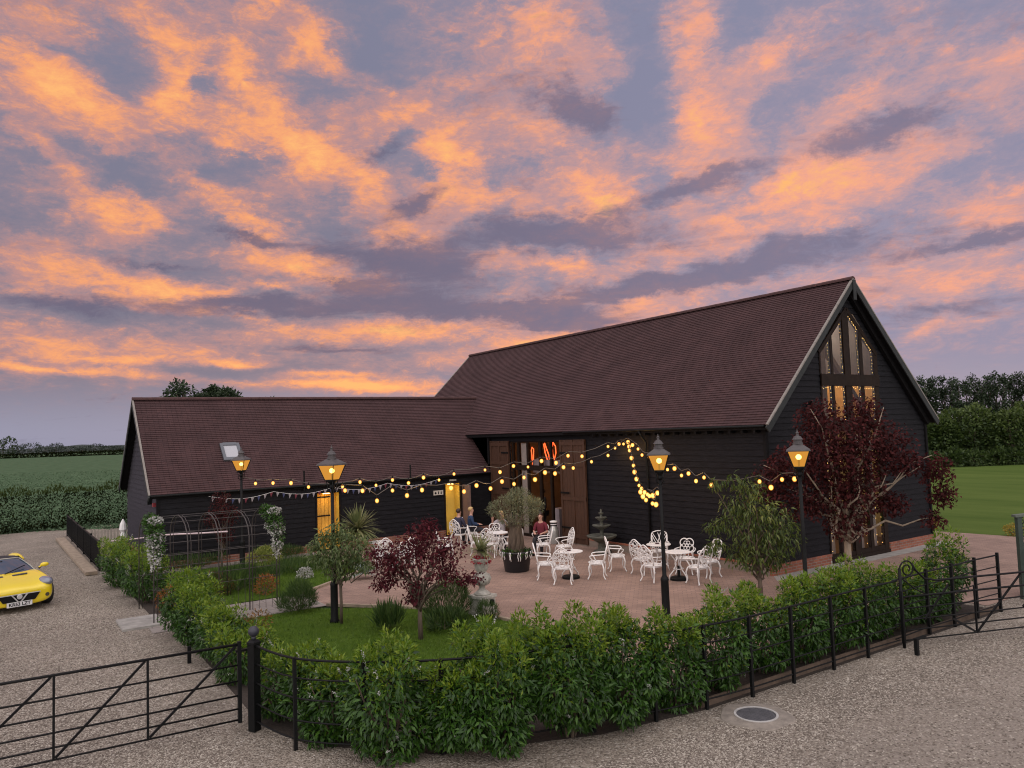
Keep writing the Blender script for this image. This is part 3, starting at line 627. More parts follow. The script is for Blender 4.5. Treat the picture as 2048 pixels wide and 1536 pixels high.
# glazed gable: frame, panes
def gz(x): return 6.05 + 0.05 + min(x - GX0, GX1 - x) * SB * 0.92 - 0.10
fr = MB(); yv0, yv1 = -0.045, 0.06
for (x0, x1) in ((GX0, 2.60), (3.09, 3.20), (3.75, 4.06), (4.57, 4.73), (5.30, GX1)):
    xm = (x0 + x1) / 2; big = x1 - x0 > 0.3; yy = yv0 - (0.012 if big else 0.0)
    fr.add([(x0, yy, 0.10), (x1, yy, 0.10), (x1, yv1, 0.10), (x0, yv1, 0.10), (x0, yy, gz(x0) + .04), (x1, yy, gz(x1) + .04), (x1, yv1, gz(x1) + .04), (x0, yv1, gz(x0) + .04)],
           [(0, 3, 2, 1), (4, 5, 6, 7), (0, 1, 5, 4), (1, 2, 6, 5), (2, 3, 7, 6), (3, 0, 4, 7)])
fr.box(GX0, GX1, -0.085, yv1 + .02, 5.06, 5.40); fr.box(GX0, GX1, -0.07, yv1 + .02, 3.72, 4.02); fr.box(GX0 + .08, GX1 - .12, -0.04, yv1 - .01, 0.10, 0.24); fr.box(GX0, GX1, -0.10, yv1, 0.0, 0.10); fr.box(GX0 + .08, GX1 - .12, -0.04, yv1 - .01, 2.02, 2.14)
xm = (GX0 + GX1) / 2
for sgn in (1, -1):
    fr.bar((xm - sgn * (xm - GX0), 0.008, gz(GX0) + 0.02), (xm, 0.008, gz(xm) + 0.03), 0.12, 0.12)
fr.build('window_frame', 'frame', barn)
MT['pane'] = glassmat('window_glass', (0.94, 0.95, 0.94), 0.02, -0.02); MT['clearpane'] = glassmat('clear_screen_glass', (0.95, 0.95, 0.95), 0.02, -0.04)
for (x0, x1) in ((2.60, 3.09), (3.20, 3.75), (4.06, 4.57), (4.73, 5.30)):
    for (z0, z1) in ((0.24, 2.02), (2.14, 3.72), (4.02, 5.06)):
        q = MB(); q.add([(x0, -.034, z0), (x1, -.034, z0), (x1, -.034, z1), (x0, -.034, z1)], [(0, 1, 2, 3)]); q.build('pane', 'pane', barn)
    q = MB(); q.add([(x0, -.034, 5.40), (x1, -.034, 5.40), (x1, -.034, gz(x1)), (x0, -.034, gz(x0))], [(0, 1, 2, 3)]); q.build('pane', 'pane', barn)
# interior that the panes look into: plastered ceiling slopes, partition, floor, braces
MT['plaster'] = mat('warm_plaster', (0.62, 0.55, 0.47), 0.9, 0.1, 3)
MT['innerwood'] = mat('interior_timber', (0.20, 0.115, 0.055), 0.7, 0.3, 5)
MT['floorwood'] = mat('interior_floor', (0.16, 0.10, 0.06), 0.5, 0.3, 5)
inn = MB()
inn.add([(0.14, 4.0, 0.06), (BW - 0.14, 4.0, 0.06), (BW - 0.14, 4.0, BHE - 0.02), (BW / 2, 4.0, BHR - 0.36), (0.14, 4.0, BHE - 0.02)], [(0, 1, 2, 3, 4)])
for sgn in (1, -1):
    e = np.array([BW / 2 - sgn * (BW / 2 - .1), 0.12, BHE - 0.02]); t = np.array([BW / 2, 0.12, BHR - 0.36]); o_ = np.array([0, 3.9, 0])
    inn.add([e, e + o_, t + o_, t], [(0, 1, 2, 3)])
    x = BW / 2 - sgn * (BW / 2 - .12); inn.add([(x, 0.12, 0.06), (x, 4.0, 0.06), (x, 4.0, BHE), (x, 0.12, BHE)], [(0, 1, 2, 3)])
inn.build('inner_wall', 'plaster', barn)
q = MB(); q.box(0.1, BW - 0.1, 0.08, 13.2, 0.02, 0.06); q.build('inner_floor', 'floorwood', barn)
q = MB()
for z0, z1, xa, xb in ((4.05, 6.4, 1.6, 3.9), (4.05, 6.4, 6.4, 4.1), (5.6, 7.2, 2.6, 3.9), (4.05, 5.6, 3.4, 2.3)): q.bar((xa, 0.9, z0), (xb, 0.9, z1), 0.16, 0.16)
q.bar((1.0, 0.9, 4.0), (7.0, 0.9, 4.0), 0.2, 0.25); q.bar((4.0, 0.9, 4.0), (4.0, 0.9, 7.5), 0.2, 0.2)
q.build('truss', 'innerwood', barn)
q = MB(); q.box(1.9, BW - 1.9, 0.7, 3.95, 5.22, 5.26); q.box(0.4, BW - 0.4, 0.7, 3.95, 3.82, 3.86); q.build('floor_light_divider', 'innerwood', barn)  # added floor and divider, keeping amber light out of the upper panes
q = MB()                          # pale curtains beside the lower panes
for x0 in (2.66, 4.12, 4.80):
    vs = []; k = 14
    for z in (0.2, 3.6):
        for i in range(k): vs.append((x0 + 0.42 * i / (k - 1), 0.18 + 0.03 * math.sin(i * 1.9), z))
    q.add(vs, [(i, i + 1, k + i + 1, k + i) for i in range(k - 1)])
MT['curtain'] = leafmat('curtain_cloth', (0.50, 0.47, 0.52), (0.50, 0.47, 0.52), 0.9, 0.4)
q.build('curtain', 'curtain', barn)
def pt(name, loc, w, col=(1, 0.62, 0.28), r=0.06):
    d = bpy.data.lights.new(name, 'POINT'); d.energy = w; d.color = col; d.shadow_soft_size = r
    o = bpy.data.objects.new(name, d); COL.objects.link(o); o.location = tuple(map(float, loc)); return o
pt('hall_light', (4.0, 1.8, 6.3), 34, (1, 0.86, 0.78)); pt('hall_light', (3.9, 2.9, 4.6), 230, (1, 0.47, 0.07)); pt('hall_light', (4.0, 2.4, 2.2), 70, (1, 0.62, 0.26))
# cart door: screen, panes, folded leaves
sc = MB()
for y0, y1 in ((DY0, DY0 + .10), (9.62, 9.72), (10.28, 10.40), (11.10, 11.20), (11.74, 11.84), (DY1 - .10, DY1)): sc.box(0.02, 0.12, y0, y1, 0.03, DZ)
sc.box(0.015, 0.125, DY0, DY1, 2.55, 2.74); sc.box(0.015, 0.125, DY0, DY1, DZ - 0.08, DZ + .05); sc.box(0.01, 0.125, DY0, DY1, 0.0, 0.10)
sc.build('screen_frame', 'frame', barn)
for y0, y1 in ((DY0 + .10, 9.62), (9.72, 10.28), (10.40, 11.10), (11.20, 11.74), (11.84, DY1 - .10)):
    for z0, z1 in ((0.10, 2.55), (2.74, DZ - .08)):
        if z0 < 1 and 10.3 < y0 < 10.5: continue            # the open doorway in the middle
        q = MB(); q.add([(0.07, y0, z0), (0.07, y1, z0), (0.07, y1, z1), (0.07, y0, z1)], [(3, 2, 1, 0)]); q.build('pane', 'clearpane', barn)
q = MB(); q.box(0.14, 0.18, 11.22, 11.72, 0.1, DZ - .1); q.build('curtain', mat('pale_door_curtain', (0.60, 0.50, 0.46), 0.9, 0.1, 4), barn)
for y0 in (9.36, 10.0, 10.74):
    q = MB(); q.box(0.3, 0.32, y0, y0 + 0.46, 2.45, 2.95); q.build('notice_board', mat('pale_notice', (0.50, 0.40, 0.42), 0.9, 0.1, 4), barn)
for y0 in (8.98, 9.74):
    q = MB(); q.box(0.4, 0.9, y0, y0 + .42, 0.06, 1.12); q.build('inner_counter', mat('pale_cloth', (0.55, 0.48, 0.52), 0.9, 0.1, 5), barn)
q = MB(); q.box(3.4, 3.5, 4.2, 13.2, 0.06, 3.9); q.box(0.2, 3.4, 13.2, 13.3, 0.06, 3.9); q.box(0.2, 3.4, 8.0, 8.1, 0.06, 3.9); q.box(0.14, 3.5, 8.0, 13.3, 3.9, 4.0); q.build('inner_wall', mat('bar_room_wall', (0.26, 0.16, 0.09), 0.9, 0.3, 2), barn)
pt('bar_light', (1.7, 10.6, 3.2), 20.0, (1, 0.58, 0.26)); pt('bar_light', (2.2, 9.2, 2.2), 8.0, (1, 0.6, 0.3))
MT['neon'] = emit('red_heater_glow', (1.0, 0.12, 0.03), 2.4)
for i, (y, k) in enumerate(((11.40, 0), (10.42, 1), (10.0, 2))):
    h = MB()
    if k == 0: pts = [(0.5, y + .10, 2.75), (0.5, y + .02, 2.9), (0.5, y, 3.15), (0.5, y - .02, 3.35), (0.5, y + .08, 3.42), (0.5, y + .14, 3.30), (0.5, y + .10, 2.9)]
    elif k == 1: pts = [(0.5, y + .28, 3.55), (0.5, y + .2, 3.2), (0.5, y + .08, 2.95), (0.5, y - .08, 2.85), (0.5, y - .04, 3.1), (0.5, y + .1, 3.35), (0.5, y + .22, 3.58)]
    else: pts = [(0.5, y + .10, 3.6), (0.5, y - .05, 3.45), (0.5, y - .06, 3.2), (0.5, y + .05, 2.95), (0.5, y + .14, 3.15), (0.5, y + .16, 3.4), (0.5, y + .10, 3.6)]
    h.tube(pts, 0.022, 6); h.build('heater_loop', 'neon', barn, True)
def door_leaf(y0, y1, name='barn_door_leaf'):
    d = MB(); n_ = 8
    for i in range(n_):
        a, c = y0 + (y1 - y0) * i / n_, y0 + (y1 - y0) * (i + 1) / n_; d.box(-0.10, -0.055, a + .004, c - .004, 0.06, 3.70)
    o = d.build(name, 'oak', barn)
    e = MB()
    for z in (0.25, 1.55, 2.75, 3.5): e.box(-0.135, -0.102, y0, y1, z, z + .13)
    for y in (y0, (y0 + y1) / 2 - .05, y1 - .1): e.box(-0.13, -0.101, y, y + .1, 0.06, 3.7)
    e.build('ledge', 'oak', o)
    for z in (0.55, 1.78, 3.2):
        h = MB(); yy = (y0, y0 + .5) if y0 > 11 else (y1 - .5, y1); h.box(-0.148, -0.137, yy[0], yy[1], z, z + .06); h.build('hinge', 'black', o)
    return o
door_leaf(7.48, 8.90); door_leaf(12.26, 13.62)
q = MB()                           # dark braced bracket where the eave meets the lower roof
q.bar((-0.12, 13.70, 2.75), (-0.12, 13.70, 3.9), 0.1, 0.1); q.build('eave_post', 'blackwood', barn)
fl = MB(); fl.box(1.86, 1.92, -0.14, -0.03, 4.42, 4.52); fl.box(1.80, 2.12, -0.24, -0.12, 4.36, 4.62); fl.build('floodlight', 'black', barn)

# ------------------------------------------------------------------ low wing
wing = thing('barn_wing', 'low black weatherboarded wing with long plum tiled roof and yellow doors', 'barn wing', (0, 0, 0))
WD = [(-7.47, -6.62), (-2.20, -1.52)]
b = MB()
board_wall(b, (-WL, WY0, 0), (1, 0, 0), (0, -1, 0), lambda z: minus(0.0, WL - 0.02, [(p + WL, q_ + WL) for p, q_ in WD] if z < 2.06 else []), 0.24, WHE + 0.1)
def wing_gable(z):
    q = max(0.0, (z + 0.06 - WHE) / SW - WOV); return [(q, WW - q)]
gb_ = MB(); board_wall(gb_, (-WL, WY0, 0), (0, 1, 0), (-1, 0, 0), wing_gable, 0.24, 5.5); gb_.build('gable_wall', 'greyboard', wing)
board_wall(b, (-WL, WY0 + WW, 0), (1, 0, 0), (0, 1, 0), lambda z: [(0.0, WL)], 0.24, WHE + 0.1)
b.build('wall', 'board', wing)
q = MB(); q.box(-WL - .05, -WL + .05, WY0 - .05, WY0 + .05, 0.24, WHE - 0.02); q.build('corner_board', 'blackwood', wing)
for (x0, x1, y0, y1, mm) in ((-WL - .07, WD[0][0] - .06, WY0 - 0.075, WY0 + .02, 'brick'), (WD[0][1] + .06, WD[1][0] - .06, WY0 - .075, WY0 + .02, 'brick'), (WD[1][1] + .06, -0.08, WY0 - .075, WY0 + .02, 'brick'), (-WL - .072, -WL + .02, WY0 + .02, WY0 + WW, 'brick_y')):
    p = MB(); p.box(x0, x1, y0, y1, 0, 0.20); p.box(x0 - .012, x1 + .012, y0 - .012, y1 - .01, 0.202, 0.25); p.build('plinth', mm, wing)
ws_ = np.array([0, 1, SW]); ws_ = ws_ / np.linalg.norm(ws_); WN = np.array([0, -ws_[2], ws_[1]]); wr = np.array([0, -ws_[1], ws_[2]]); WNr = np.array([0, ws_[2], ws_[1]])
nw = int(np.hypot(WW / 2 + WOV, WHR - WHE) / 0.10)
def wend(k):
    z = WHE + ws_[2] * k * 0.10
    return -0.03 if z < BHE - 0.02 else (z - BHE) / SB - BOV + 0.06
roof = MB(); uv = []
tile_slope(roof, uv, (0, WY0 - WOV, WHE), np.array([1.0, 0, 0]), ws_, WN, lambda k: -WL - WOG, wend, nw)
tile_slope(roof, uv, (0, WY0 + WW + WOV, WHE), np.array([-1.0, 0, 0]), wr, WNr, lambda k: -wend(k), lambda k: WL + WOG, nw)
wrf = build_uv(roof, uv, 'roof', 'tile', wing)
ridge_tiles((-WL - WOG - .02, WY0 + WW / 2, WHR + .01), (1.45, WY0 + WW / 2, WHR + .01), 0.11, wrf)
dk = MB()
for y0 in (WY0 - WOV + .02, WY0 + WW + WOV - .02):
    e0 = np.array([0, y0, WHE - .02]); top = np.array([0, WY0 + WW / 2, WHR - .06]); th = np.array([0, 0, -.10])
    vs = [e0 + (-WL - WOG + .03, 0, 0), e0 + (-.02, 0, 0), top + (-.02, 0, 0), top + (-WL - WOG + .03, 0, 0)]; vs += [np.asarray(v) + th for v in vs]
    dk.add(vs, [(0, 1, 2, 3), (7, 6, 5, 4), (0, 4, 5, 1), (1, 5, 6, 2), (2, 6, 7, 3), (3, 7, 4, 0)])
dk.build('soffit', 'blackwood', wrf)
for sgn in (1, -1):
    e = np.array([-WL - WOG - .012, WY0 + WW / 2 - sgn * (WW / 2 + WOV + .04), WHE - .03]); t = np.array([-WL - WOG - .012, WY0 + WW / 2, WHR + .005])
    q = MB(); q.bar(e + (0, 0, -.09), t + (0, 0, -.09), 0.035, 0.17); q.build('barge_board', 'barge', wrf)
    q = MB(); q.bar(e + (.012, 0, .035), t + (.012, 0, .02), 0.06, 0.03); q.build('verge_strip', 'vergelip', wrf)
g = MB(); g.tube([(-WL - .25, WY0 - WOV - .05, WHE - .03), (-0.1, WY0 - WOV - .05, WHE - .03)], 0.04, 8); g.build('gutter', 'black', wing, True)
# skylight lying in the slope
sk = lambda x, y, h: np.array([x, y, WHE + (y - (WY0 - WOV)) * SW]) + WN * h
q = MB()
for (x0, x1, y0, y1) in ((-10.46, -10.36, 14.68, 15.32), (-9.90, -9.80, 14.68, 15.32), (-10.36, -9.90, 14.68, 14.78), (-10.36, -9.90, 15.24, 15.34)):
    p = [(x0, y0), (x1, y0), (x1, y1), (x0, y1)]; q.add([sk(*c, .02) for c in p] + [sk(*c, .10) for c in p], [(3, 2, 1, 0), (4, 5, 6, 7), (0, 1, 5, 4), (1, 2, 6, 5), (2, 3, 7, 6), (3, 0, 4, 7)])
skf = q.build('skylight', mat('grey_skylight_frame', (0.10, 0.11, 0.13), 0.5), wrf)
q = MB(); q.add([sk(*c, .07) for c in ((-10.37, 14.77), (-9.89, 14.77), (-9.89, 15.25), (-10.37, 15.25))], [(0, 1, 2, 3)])
q.build('pane', mat('skylight_pane', (0.35, 0.36, 0.40), 0.08, spec=0.9), skf)
for x in (-7.97, -3.79):
    q = MB(); q.tube([(x, WY0 - .16, 2.2), (x, WY0 - .16, 2.93)], 0.03, 8); q.build('eave_pole', 'black', wing)
MT['yellowdoor'] = mat('yellow_pine_door', (0.62, 0.34, 0.05), 0.6, 0.12, 5, 0.2, 30, stretch=(6, 6, .5))
MT['yellowwall'] = mat('yellow_painted_lobby', (0.62, 0.46, 0.10), 0.7, 0.06, 3)
for i, (x0, x1) in enumerate(WD):
    y1 = WY0 + 0.5; q = MB()
    q.add([(x0, WY0, 0), (x0, y1, 0), (x0, y1, 2.08), (x0, WY0, 2.08)], [(0, 1, 2, 3)]); q.add([(x1, WY0, 0), (x1, y1, 0), (x1, y1, 2.08), (x1, WY0, 2.08)], [(3, 2, 1, 0)])
    q.add([(x0, WY0, 2.08), (x0, y1, 2.08), (x1, y1, 2.08), (x1, WY0, 2.08)], [(0, 1, 2, 3)]); q.add([(x0, WY0, .06), (x1, WY0, .06), (x1, y1, .06), (x0, y1, .06)], [(0, 1, 2, 3)])
    rec = q.build('doorway', 'yellowwall', wing)
    d = MB()
    if i == 0:
        nx = 6
        for j in range(nx): d.box(x0 + (x1 - x0) * j / nx + .006, x0 + (x1 - x0) * (j + 1) / nx - .006, y1 - .14, y1 - .09, .07, 2.06)
        dl = d.build('door', 'yellowdoor', wing)
    else:
        d.box(x0, x1, y1 - .03, y1, .06, 2.08); dl = d.build('door', 'yellowwall', wing)
    for z in (0.45, 1.2, 1.88):
        h = MB(); h.box(x0 + .04, x0 + (.62 if i == 0 else .16), y1 - .16, y1 - .141, z, z + .045); h.build('hinge', 'black', dl)
    h = MB()
    for a, c in ((x0 - .06, x0), (x1, x1 + .06)): h.box(a, c, WY0 - .05, WY0 + .04, 0, 2.13)
    h.box(x0, x1, WY0 - .05, WY0 + .04, 2.07, 2.13); h.build('door_frame', 'frame' if i else 'blackwood', wing)
    lp = MB(); lp.box((x0 + x1) / 2 - .12, (x0 + x1) / 2 + .12, WY0 + .12, WY0 + .2, 2.03, 2.06); lp.build('lobby_lamp', emit('lobby_lamp_glow', (1, .62, .2), 8), wing)
    pt('lobby_light', ((x0 + x1) / 2, WY0 + .12, 1.75), 2.2, (1, 0.66, 0.22), .08)
    pt('lobby_light', ((x0 + x1) / 2, WY0 + .10, 0.8), 1.2, (1, 0.66, 0.22), .08)
q = MB(); q.box(-1.44, -1.38, WY0 - 0.62, WY0 - .04, .05, 2.0); q.build('open_door', mat('mauve_door_edge', (0.16, 0.10, 0.09), 0.7, .2, 5), wing)
q = MB(); q.box(-2.02, -1.70, WY0 - .06, WY0 - .035, 2.17, 2.24); q.build('lintel_plate', 'stone', wing)
q = MB(); q.box(-WL - .10, -WL - .03, 14.75, 14.9, 2.95, 3.2); q.build('alarm_box', 'white', wing)
q = MB(); q.box(-WL - .16, -WL - .03, 14.75, 14.9, 2.05, 2.25); q.build('wall_lantern', 'black', wing)
q = MB(); q.box(-WL - .12, -WL - .03, 13.95, 14.15, 2.02, 2.14); q.build('alarm_bell', mat('red_bell', (0.25, 0.02, 0.03), .5), wing)
sg = thing('toilet_sign', 'small pale sign with three dark figures beside the right yellow door', 'sign', (-2.53, WY0 - .045, 1.75))
q = MB(); q.box(-.215, .215, -.012, .012, -.09, .09); q.build('board', mat('cream_sign', (0.55, 0.50, 0.44), .7, .1, 9), sg)
q = MB(); q.lathe([(.045, -.002), (.045, .002)], 12); q.v = [(x - .13, -.016 - z, y - .01) for x, y, z in q.v]
q.ball((0.0, -.016, .04), .018, 8, 5); q.box(-.022, .022, -.018, -.014, -.055, .02); q.ball((.12, -.016, .04), .016, 8, 5); q.box(.09, .15, -.018, -.014, -.05, .0); q.box(.105, .135, -.018, -.014, .0, .02)
q.build('pictogram', 'black', sg)

# ------------------------------------------------------------------ street lamps
MT['amber'] = bpy.data.materials.new('amber_lantern_glass'); MT['amber'].use_nodes = True
def _am():
    t = MT['amber'].node_tree; t.nodes.clear(); out = t.nodes.new('ShaderNodeOutputMaterial'); a = t.nodes.new('ShaderNodeBsdfTransparent'); a.inputs[0].default_value = (1.0, .74, .38, 1)
    b_ = t.nodes.new('ShaderNodeEmission'); b_.inputs[0].default_value = (1.0, .47, .08, 1); b_.inputs[1].default_value = .85; x = t.nodes.new('ShaderNodeMixShader'); x.inputs[0].default_value = .52
    t.links.new(a.outputs[0], x.inputs[1]); t.links.new(b_.outputs[0], x.inputs[2]); t.links.new(x.outputs[0], out.inputs[0])
_am()
MT['lampcore'] = emit('lamp_bulb_glow', (1.0, 0.66, 0.22), 16)
MT['lamptop'] = mat('weathered_lamp_roof', (0.075, 0.068, 0.07), 0.6, .3, 8, .2, 40)
def make_lamp(label):
    t = thing('street_lamp', label, 'street lamp', (0, 0, 0), 0, 'lit lamp posts round the courtyard')
    b = MB(); b.lathe([(.105, 0), (.105, .06), (.085, .10), (.08, .80), (.088, .84), (.07, .88), (.045, .92), (.04, 1.6), (.036, 3.0)], 12); b.build('post', 'black', t, True)
    b = MB(); b.lathe([(.05, 2.92), (.07, 2.95), (.045, 2.99), (.06, 3.03), (.12, 3.08), (.12, 3.11)], 10); 
    for k in range(4):
        a = math.pi / 4 + k * math.pi / 2; c, s_ = math.cos(a), math.sin(a)
        b.tube([(c * .045, s_ * .045, 2.82), (c * .10, s_ * .10, 2.88), (c * .09, s_ * .09, 2.96), (c * .13, s_ * .13, 3.09)], .010, 5)
    b.build('cradle', 'black', t, True)
    z0, z1, r0, r1 = 3.11, 3.44, .155, .305
    f = MB()
    for k in range(4):
        a, a2 = math.pi / 4 + k * math.pi / 2, math.pi / 4 + (k + 1) * math.pi / 2
        p0, p1 = (math.cos(a) * r0, math.sin(a) * r0, z0), (math.cos(a) * r1, math.sin(a) * r1, z1); q0, q1 = (math.cos(a2) * r0, math.sin(a2) * r0, z0), (math.cos(a2) * r1, math.sin(a2) * r1, z1)
        f.bar(p0, p1, .018, .018); f.bar(p0, q0, .018, .018); f.bar(p1, q1, .022, .022)
        g = MB(); e = .94; g.add([tuple(np.array(v) * (e, e, 1)) for v in (p0, q0, q1, p1)], [(0, 1, 2, 3)]); g.build('lantern_glass', 'amber', t)
    f.build('lantern_frame', 'black', t)
    r = MB(); r.lathe([(.335, 3.435), (.325, 3.465), (.20, 3.53), (.12, 3.57)], 4, rot=math.pi / 4); r.lathe([(.105, 3.57), (.105, 3.60), (.085, 3.61), (.085, 3.66), (.11, 3.67), (.085, 3.70), (.07, 3.73), (.03, 3.75), (.025, 3.79), (.035, 3.81), (.012, 3.83), (.006, 3.88)], 12)
    r.build('lantern_roof', 'lamptop', t)
    c = MB(); c.ball((0, 0, 3.31), .055, 10, 8); c.build('bulb', 'lampcore', t, True)
    c = MB(); c.lathe([(.02, 3.11), (.02, 3.27)], 8); c.build('bulb_holder', 'black', t)
    d = bpy.data.lights.new('lamp_light', 'POINT'); d.energy = 85; d.color = (1, .58, .20); d.shadow_soft_size = .05
    lo = bpy.data.objects.new('lamp_light', d); COL.objects.link(lo); lo.location = (0, 0, 3.30); lo.parent = t
    return t
ROTL = -TH - 0.35
lamp = make_lamp('lit lamp post among the red maples, tied to the gable end of the light string')
lamp.location = (-3.39, -3.41, 0); lamp.rotation_euler = (0, 0, ROTL)
dup(lamp, (-5.42, -1.46, 0), ROTL + .1, 'lit lamp post in front of the white tables, holding the looped bulbs')
dup(lamp, (-10.89, 3.13, 0), ROTL - .1, 'lit lamp post on the front lawn before the orange door')
dup(lamp, (-10.53, 12.11, 0), ROTL + .2, 'farthest lit lamp post, below the skylight of the low wing')

# ------------------------------------------------------------------ light strings
MT['bulbcore'] = emit('bulb_glow', (1.0, 0.56, 0.15), 2.6)
MT['bulbhalo'] = bpy.data.materials.new('amber_bulb_halo')  # amber shell added round each bulb, its glow imitates bloom
def _bg():
    m = MT['bulbhalo']; m.use_nodes = True; t = m.node_tree; t.nodes.clear(); out = t.nodes.new('ShaderNodeOutputMaterial')
    a = t.nodes.new('ShaderNodeBsdfTransparent'); e = t.nodes.new('ShaderNodeEmission'); e.inputs[0].default_value = (1, .40, .06, 1); e.inputs[1].default_value = 2.0
    x = t.nodes.new('ShaderNodeMixShader'); x.inputs[0].default_value = .34; t.links.new(a.outputs[0], x.inputs[1]); t.links.new(e.outputs[0], x.inputs[2]); t.links.new(x.outputs[0], out.inputs[0])
_bg()
rq = random.Random(11)
HOOK = np.array([-0.12, 5.48, 3.66])
def string(label, a, c, pix, start=None, end=None):
    t = thing('string_lights', label, 'string lights', (0, 0, 0), 0, 'festoon bulb strings over the courtyard')
    P = [PV(x, y, a, c) for x, y in pix]; wire = ([np.asarray(start)] if start is not None else []) + [p + (0, 0, .13) for p in P] + ([np.asarray(end)] if end is not None else [])
    w2 = []
    for i in range(len(wire) - 1):
        p, q = wire[i], wire[i + 1]; w2.append(p)
        if np.linalg.norm(q - p) > .5: w2.append((p + q) / 2 - (0, 0, .02 + .02 * np.linalg.norm(q - p)))
    w2.append(wire[-1])
    w = MB(); w.tube(w2, .010, 4, False); w.build('wire', mat('pale_cable', (0.10, 0.085, 0.07), .6), t)
    for p in P[1::4]:
        d_ = bpy.data.lights.new('festoon_light', 'POINT'); d_.energy = 6.5; d_.color = (1, .56, .18); d_.shadow_soft_size = .06
        o_ = bpy.data.objects.new('festoon_light', d_); COL.objects.link(o_); o_.location = p - (0, 0, .12); o_.parent = t
    for p in P:
        b = MB(); b.tube([p + (0, 0, .14), p + (0, 0, .055)], .016, 6); b.build('bulb_socket', 'black', t)
        b = MB(); b.ball((0, 0, 0), (.036, .036, .042), 8, 6); o = b.build('bulb', 'bulbcore', t, True); o.location = p; o.scale = (rq.uniform(.8, 1.2),) * 3
        g = MB(); g.ball((0, 0, 0), (.052, .052, .060), 10, 7); g_ = g.build('bulb_halo', 'bulbhalo', o, True)
    return t
LA, LB_, LC, LD = (-10.53, 12.11), (-10.89, 3.13), (-5.42, -1.46), (-3.39, -3.41)
string('upper festoon string from the farthest lamp post to the barn eave', LA, HOOK[:2],
       [(511,967),(546,966),(582,966),(617,974),(685,973),(720,964),(752,970.6),(785,960),(817,966),(847,955),(878,960),(908,948),(970,940),(1000,944),(1027,932),(1056,934),(1083,922),(1112,925.5),(1136,911.5),(1164,912.5),(1216,893),(1230,896),(1238,888)], (LA[0], LA[1], 2.9), HOOK)
string('lower festoon string from the front lawn lamp post to the barn eave', LB_, HOOK[:2],
       [(690,981),(725,981.6),(754,1001.6),(785,981),(814,991),(844,980),(902,976),(928,983),(953,971),(981,977),(1004,963),(1028,968),(1048,955),(1070,959),(1090,945),(1110,947),(1127,934.5),(1146.5,936),(1183,923.5),(1216,911),(1247,888)], (LB_[0], LB_[1], 2.9), HOOK)
string('slack festoon string bunched from the barn eave down to a lamp post', HOOK[:2], LC,
       [(1258,893),(1259,901),(1263,916),(1267,931),(1269,944),(1273,958),(1278,971),(1283,977),(1281,984),(1289,984.5),(1286,993),(1292,1000),(1305,1007),(1312,1009),(1306,991),(1299,992),(1295,989),(1315,986)], HOOK, (LC[0], LC[1], 2.75))
string('festoon string over the right tables, from eave to the gable lamp post', HOOK[:2], LD,
       [(1256,884),(1265,890),(1276,898),(1284,910),(1298,914),(1335,939),(1349,937),(1363,951),(1377,947),(1392,962),(1408,955),(1423,970),(1519,963),(1542,975),(1564,959),(1589,958)], HOOK, (LD[0], LD[1], 2.85))
# fairy lights round the gable panes
MT['fairy'] = emit('fairy_glow', (1.0, 0.60, 0.16), 3.6)
ft = thing('fairy_lights', 'tiny warm fairy lights strung round the panes of the glazed gable', 'fairy lights', (0, 0, 0))
rr = random.Random(3); FP = []
def fline(x0, z0, x1, z1, st):
    n_ = max(2, int(math.hypot(x1 - x0, z1 - z0) / st))
    for i in range(n_ + 1): FP.append((x0 + (x1 - x0) * i / n_ + rr.uniform(-.02, .02), -0.02 + rr.uniform(0, .02), z0 + (z1 - z0) * i / n_ + rr.uniform(-.03, .03)))
for x in (3.03, 3.68, 4.50, 5.24): fline(x, 5.46, x, gz(x) - .06, .10)
fline(4.10, gz(4.10) - .08, 4.54, gz(4.54) - .08, .06); fline(4.78, gz(4.78) - .08, 5.26, gz(5.26) - .08, .06)
for x0, x1 in ((2.64, 3.04), (3.25, 3.69), (4.12, 4.52), (4.8, 5.25)): fline(x0, 5.0, x1, 5.0, .09)
for x in (3.04, 3.69, 4.52, 5.25): fline(x, 4.06, x, 4.95, .10)
for x in (2.68, 3.3, 4.4, 4.95, 5.2): fline(x, 0.35, x, 3.6, .24)
rr.shuffle(FP)
for p in FP[:100]:
    b = MB(); b.ball((0, 0, 0), 0.0085, 6, 4); o = b.build('fairy_bulb', 'fairy', ft); o.location = p
b = MB()
for p in FP[100:]: b.ball(p, .0085, 6, 4)
stuff(b.build('fairy_bulbs', 'fairy', ft))
pt('sill_glow', (5.1, 0.25, 0.5), 0.5, (1, .7, .25), .05)
# bunting below the low eave
bt = thing('bunting', 'red white and blue triangle bunting hung below the low tiled eave', 'bunting', (0, 0, 0))
p0, p1 = np.array([-11.2, WY0 - .16, 2.26]), np.array([-2.6, WY0 - .16, 2.28]); n_ = 40; q = [p0 + (p1 - p0) * i / n_ - (0, 0, .16 * abs(math.sin(i / n_ * math.pi * 4))) for i in range(n_ + 1)]
w = MB(); w.tube(q, .006, 4); w.build('cord', 'white', bt)
PC = [mat('bunting_white', (.26, .24, .26), .9), mat('bunting_red', (.14, .025, .04), .9), mat('bunting_blue', (.045, .055, .13), .9)]
for i in range(n_):
    m_ = (q[i] + q[i + 1]) / 2; h = MB(); a = q[i] * .62 + q[i + 1] * .38; c = q[i] * .1 + q[i + 1] * .9
    h.add([a, c, m_ - (0, .02, .17)], [(0, 1, 2)]); h.build('pennant', PC[(0, 1, 0, 2)[i % 4]], bt)
rb = MB(); pts = [PD(210, 1083.5, 25.5), PD(250, 1080, 24), PD(285, 1076, 22.5), PD(325, 1070, 21), PD(362, 1068, 20.6), PD(400, 1066.5, 20.4), PD(455, 1063, 20.1)]
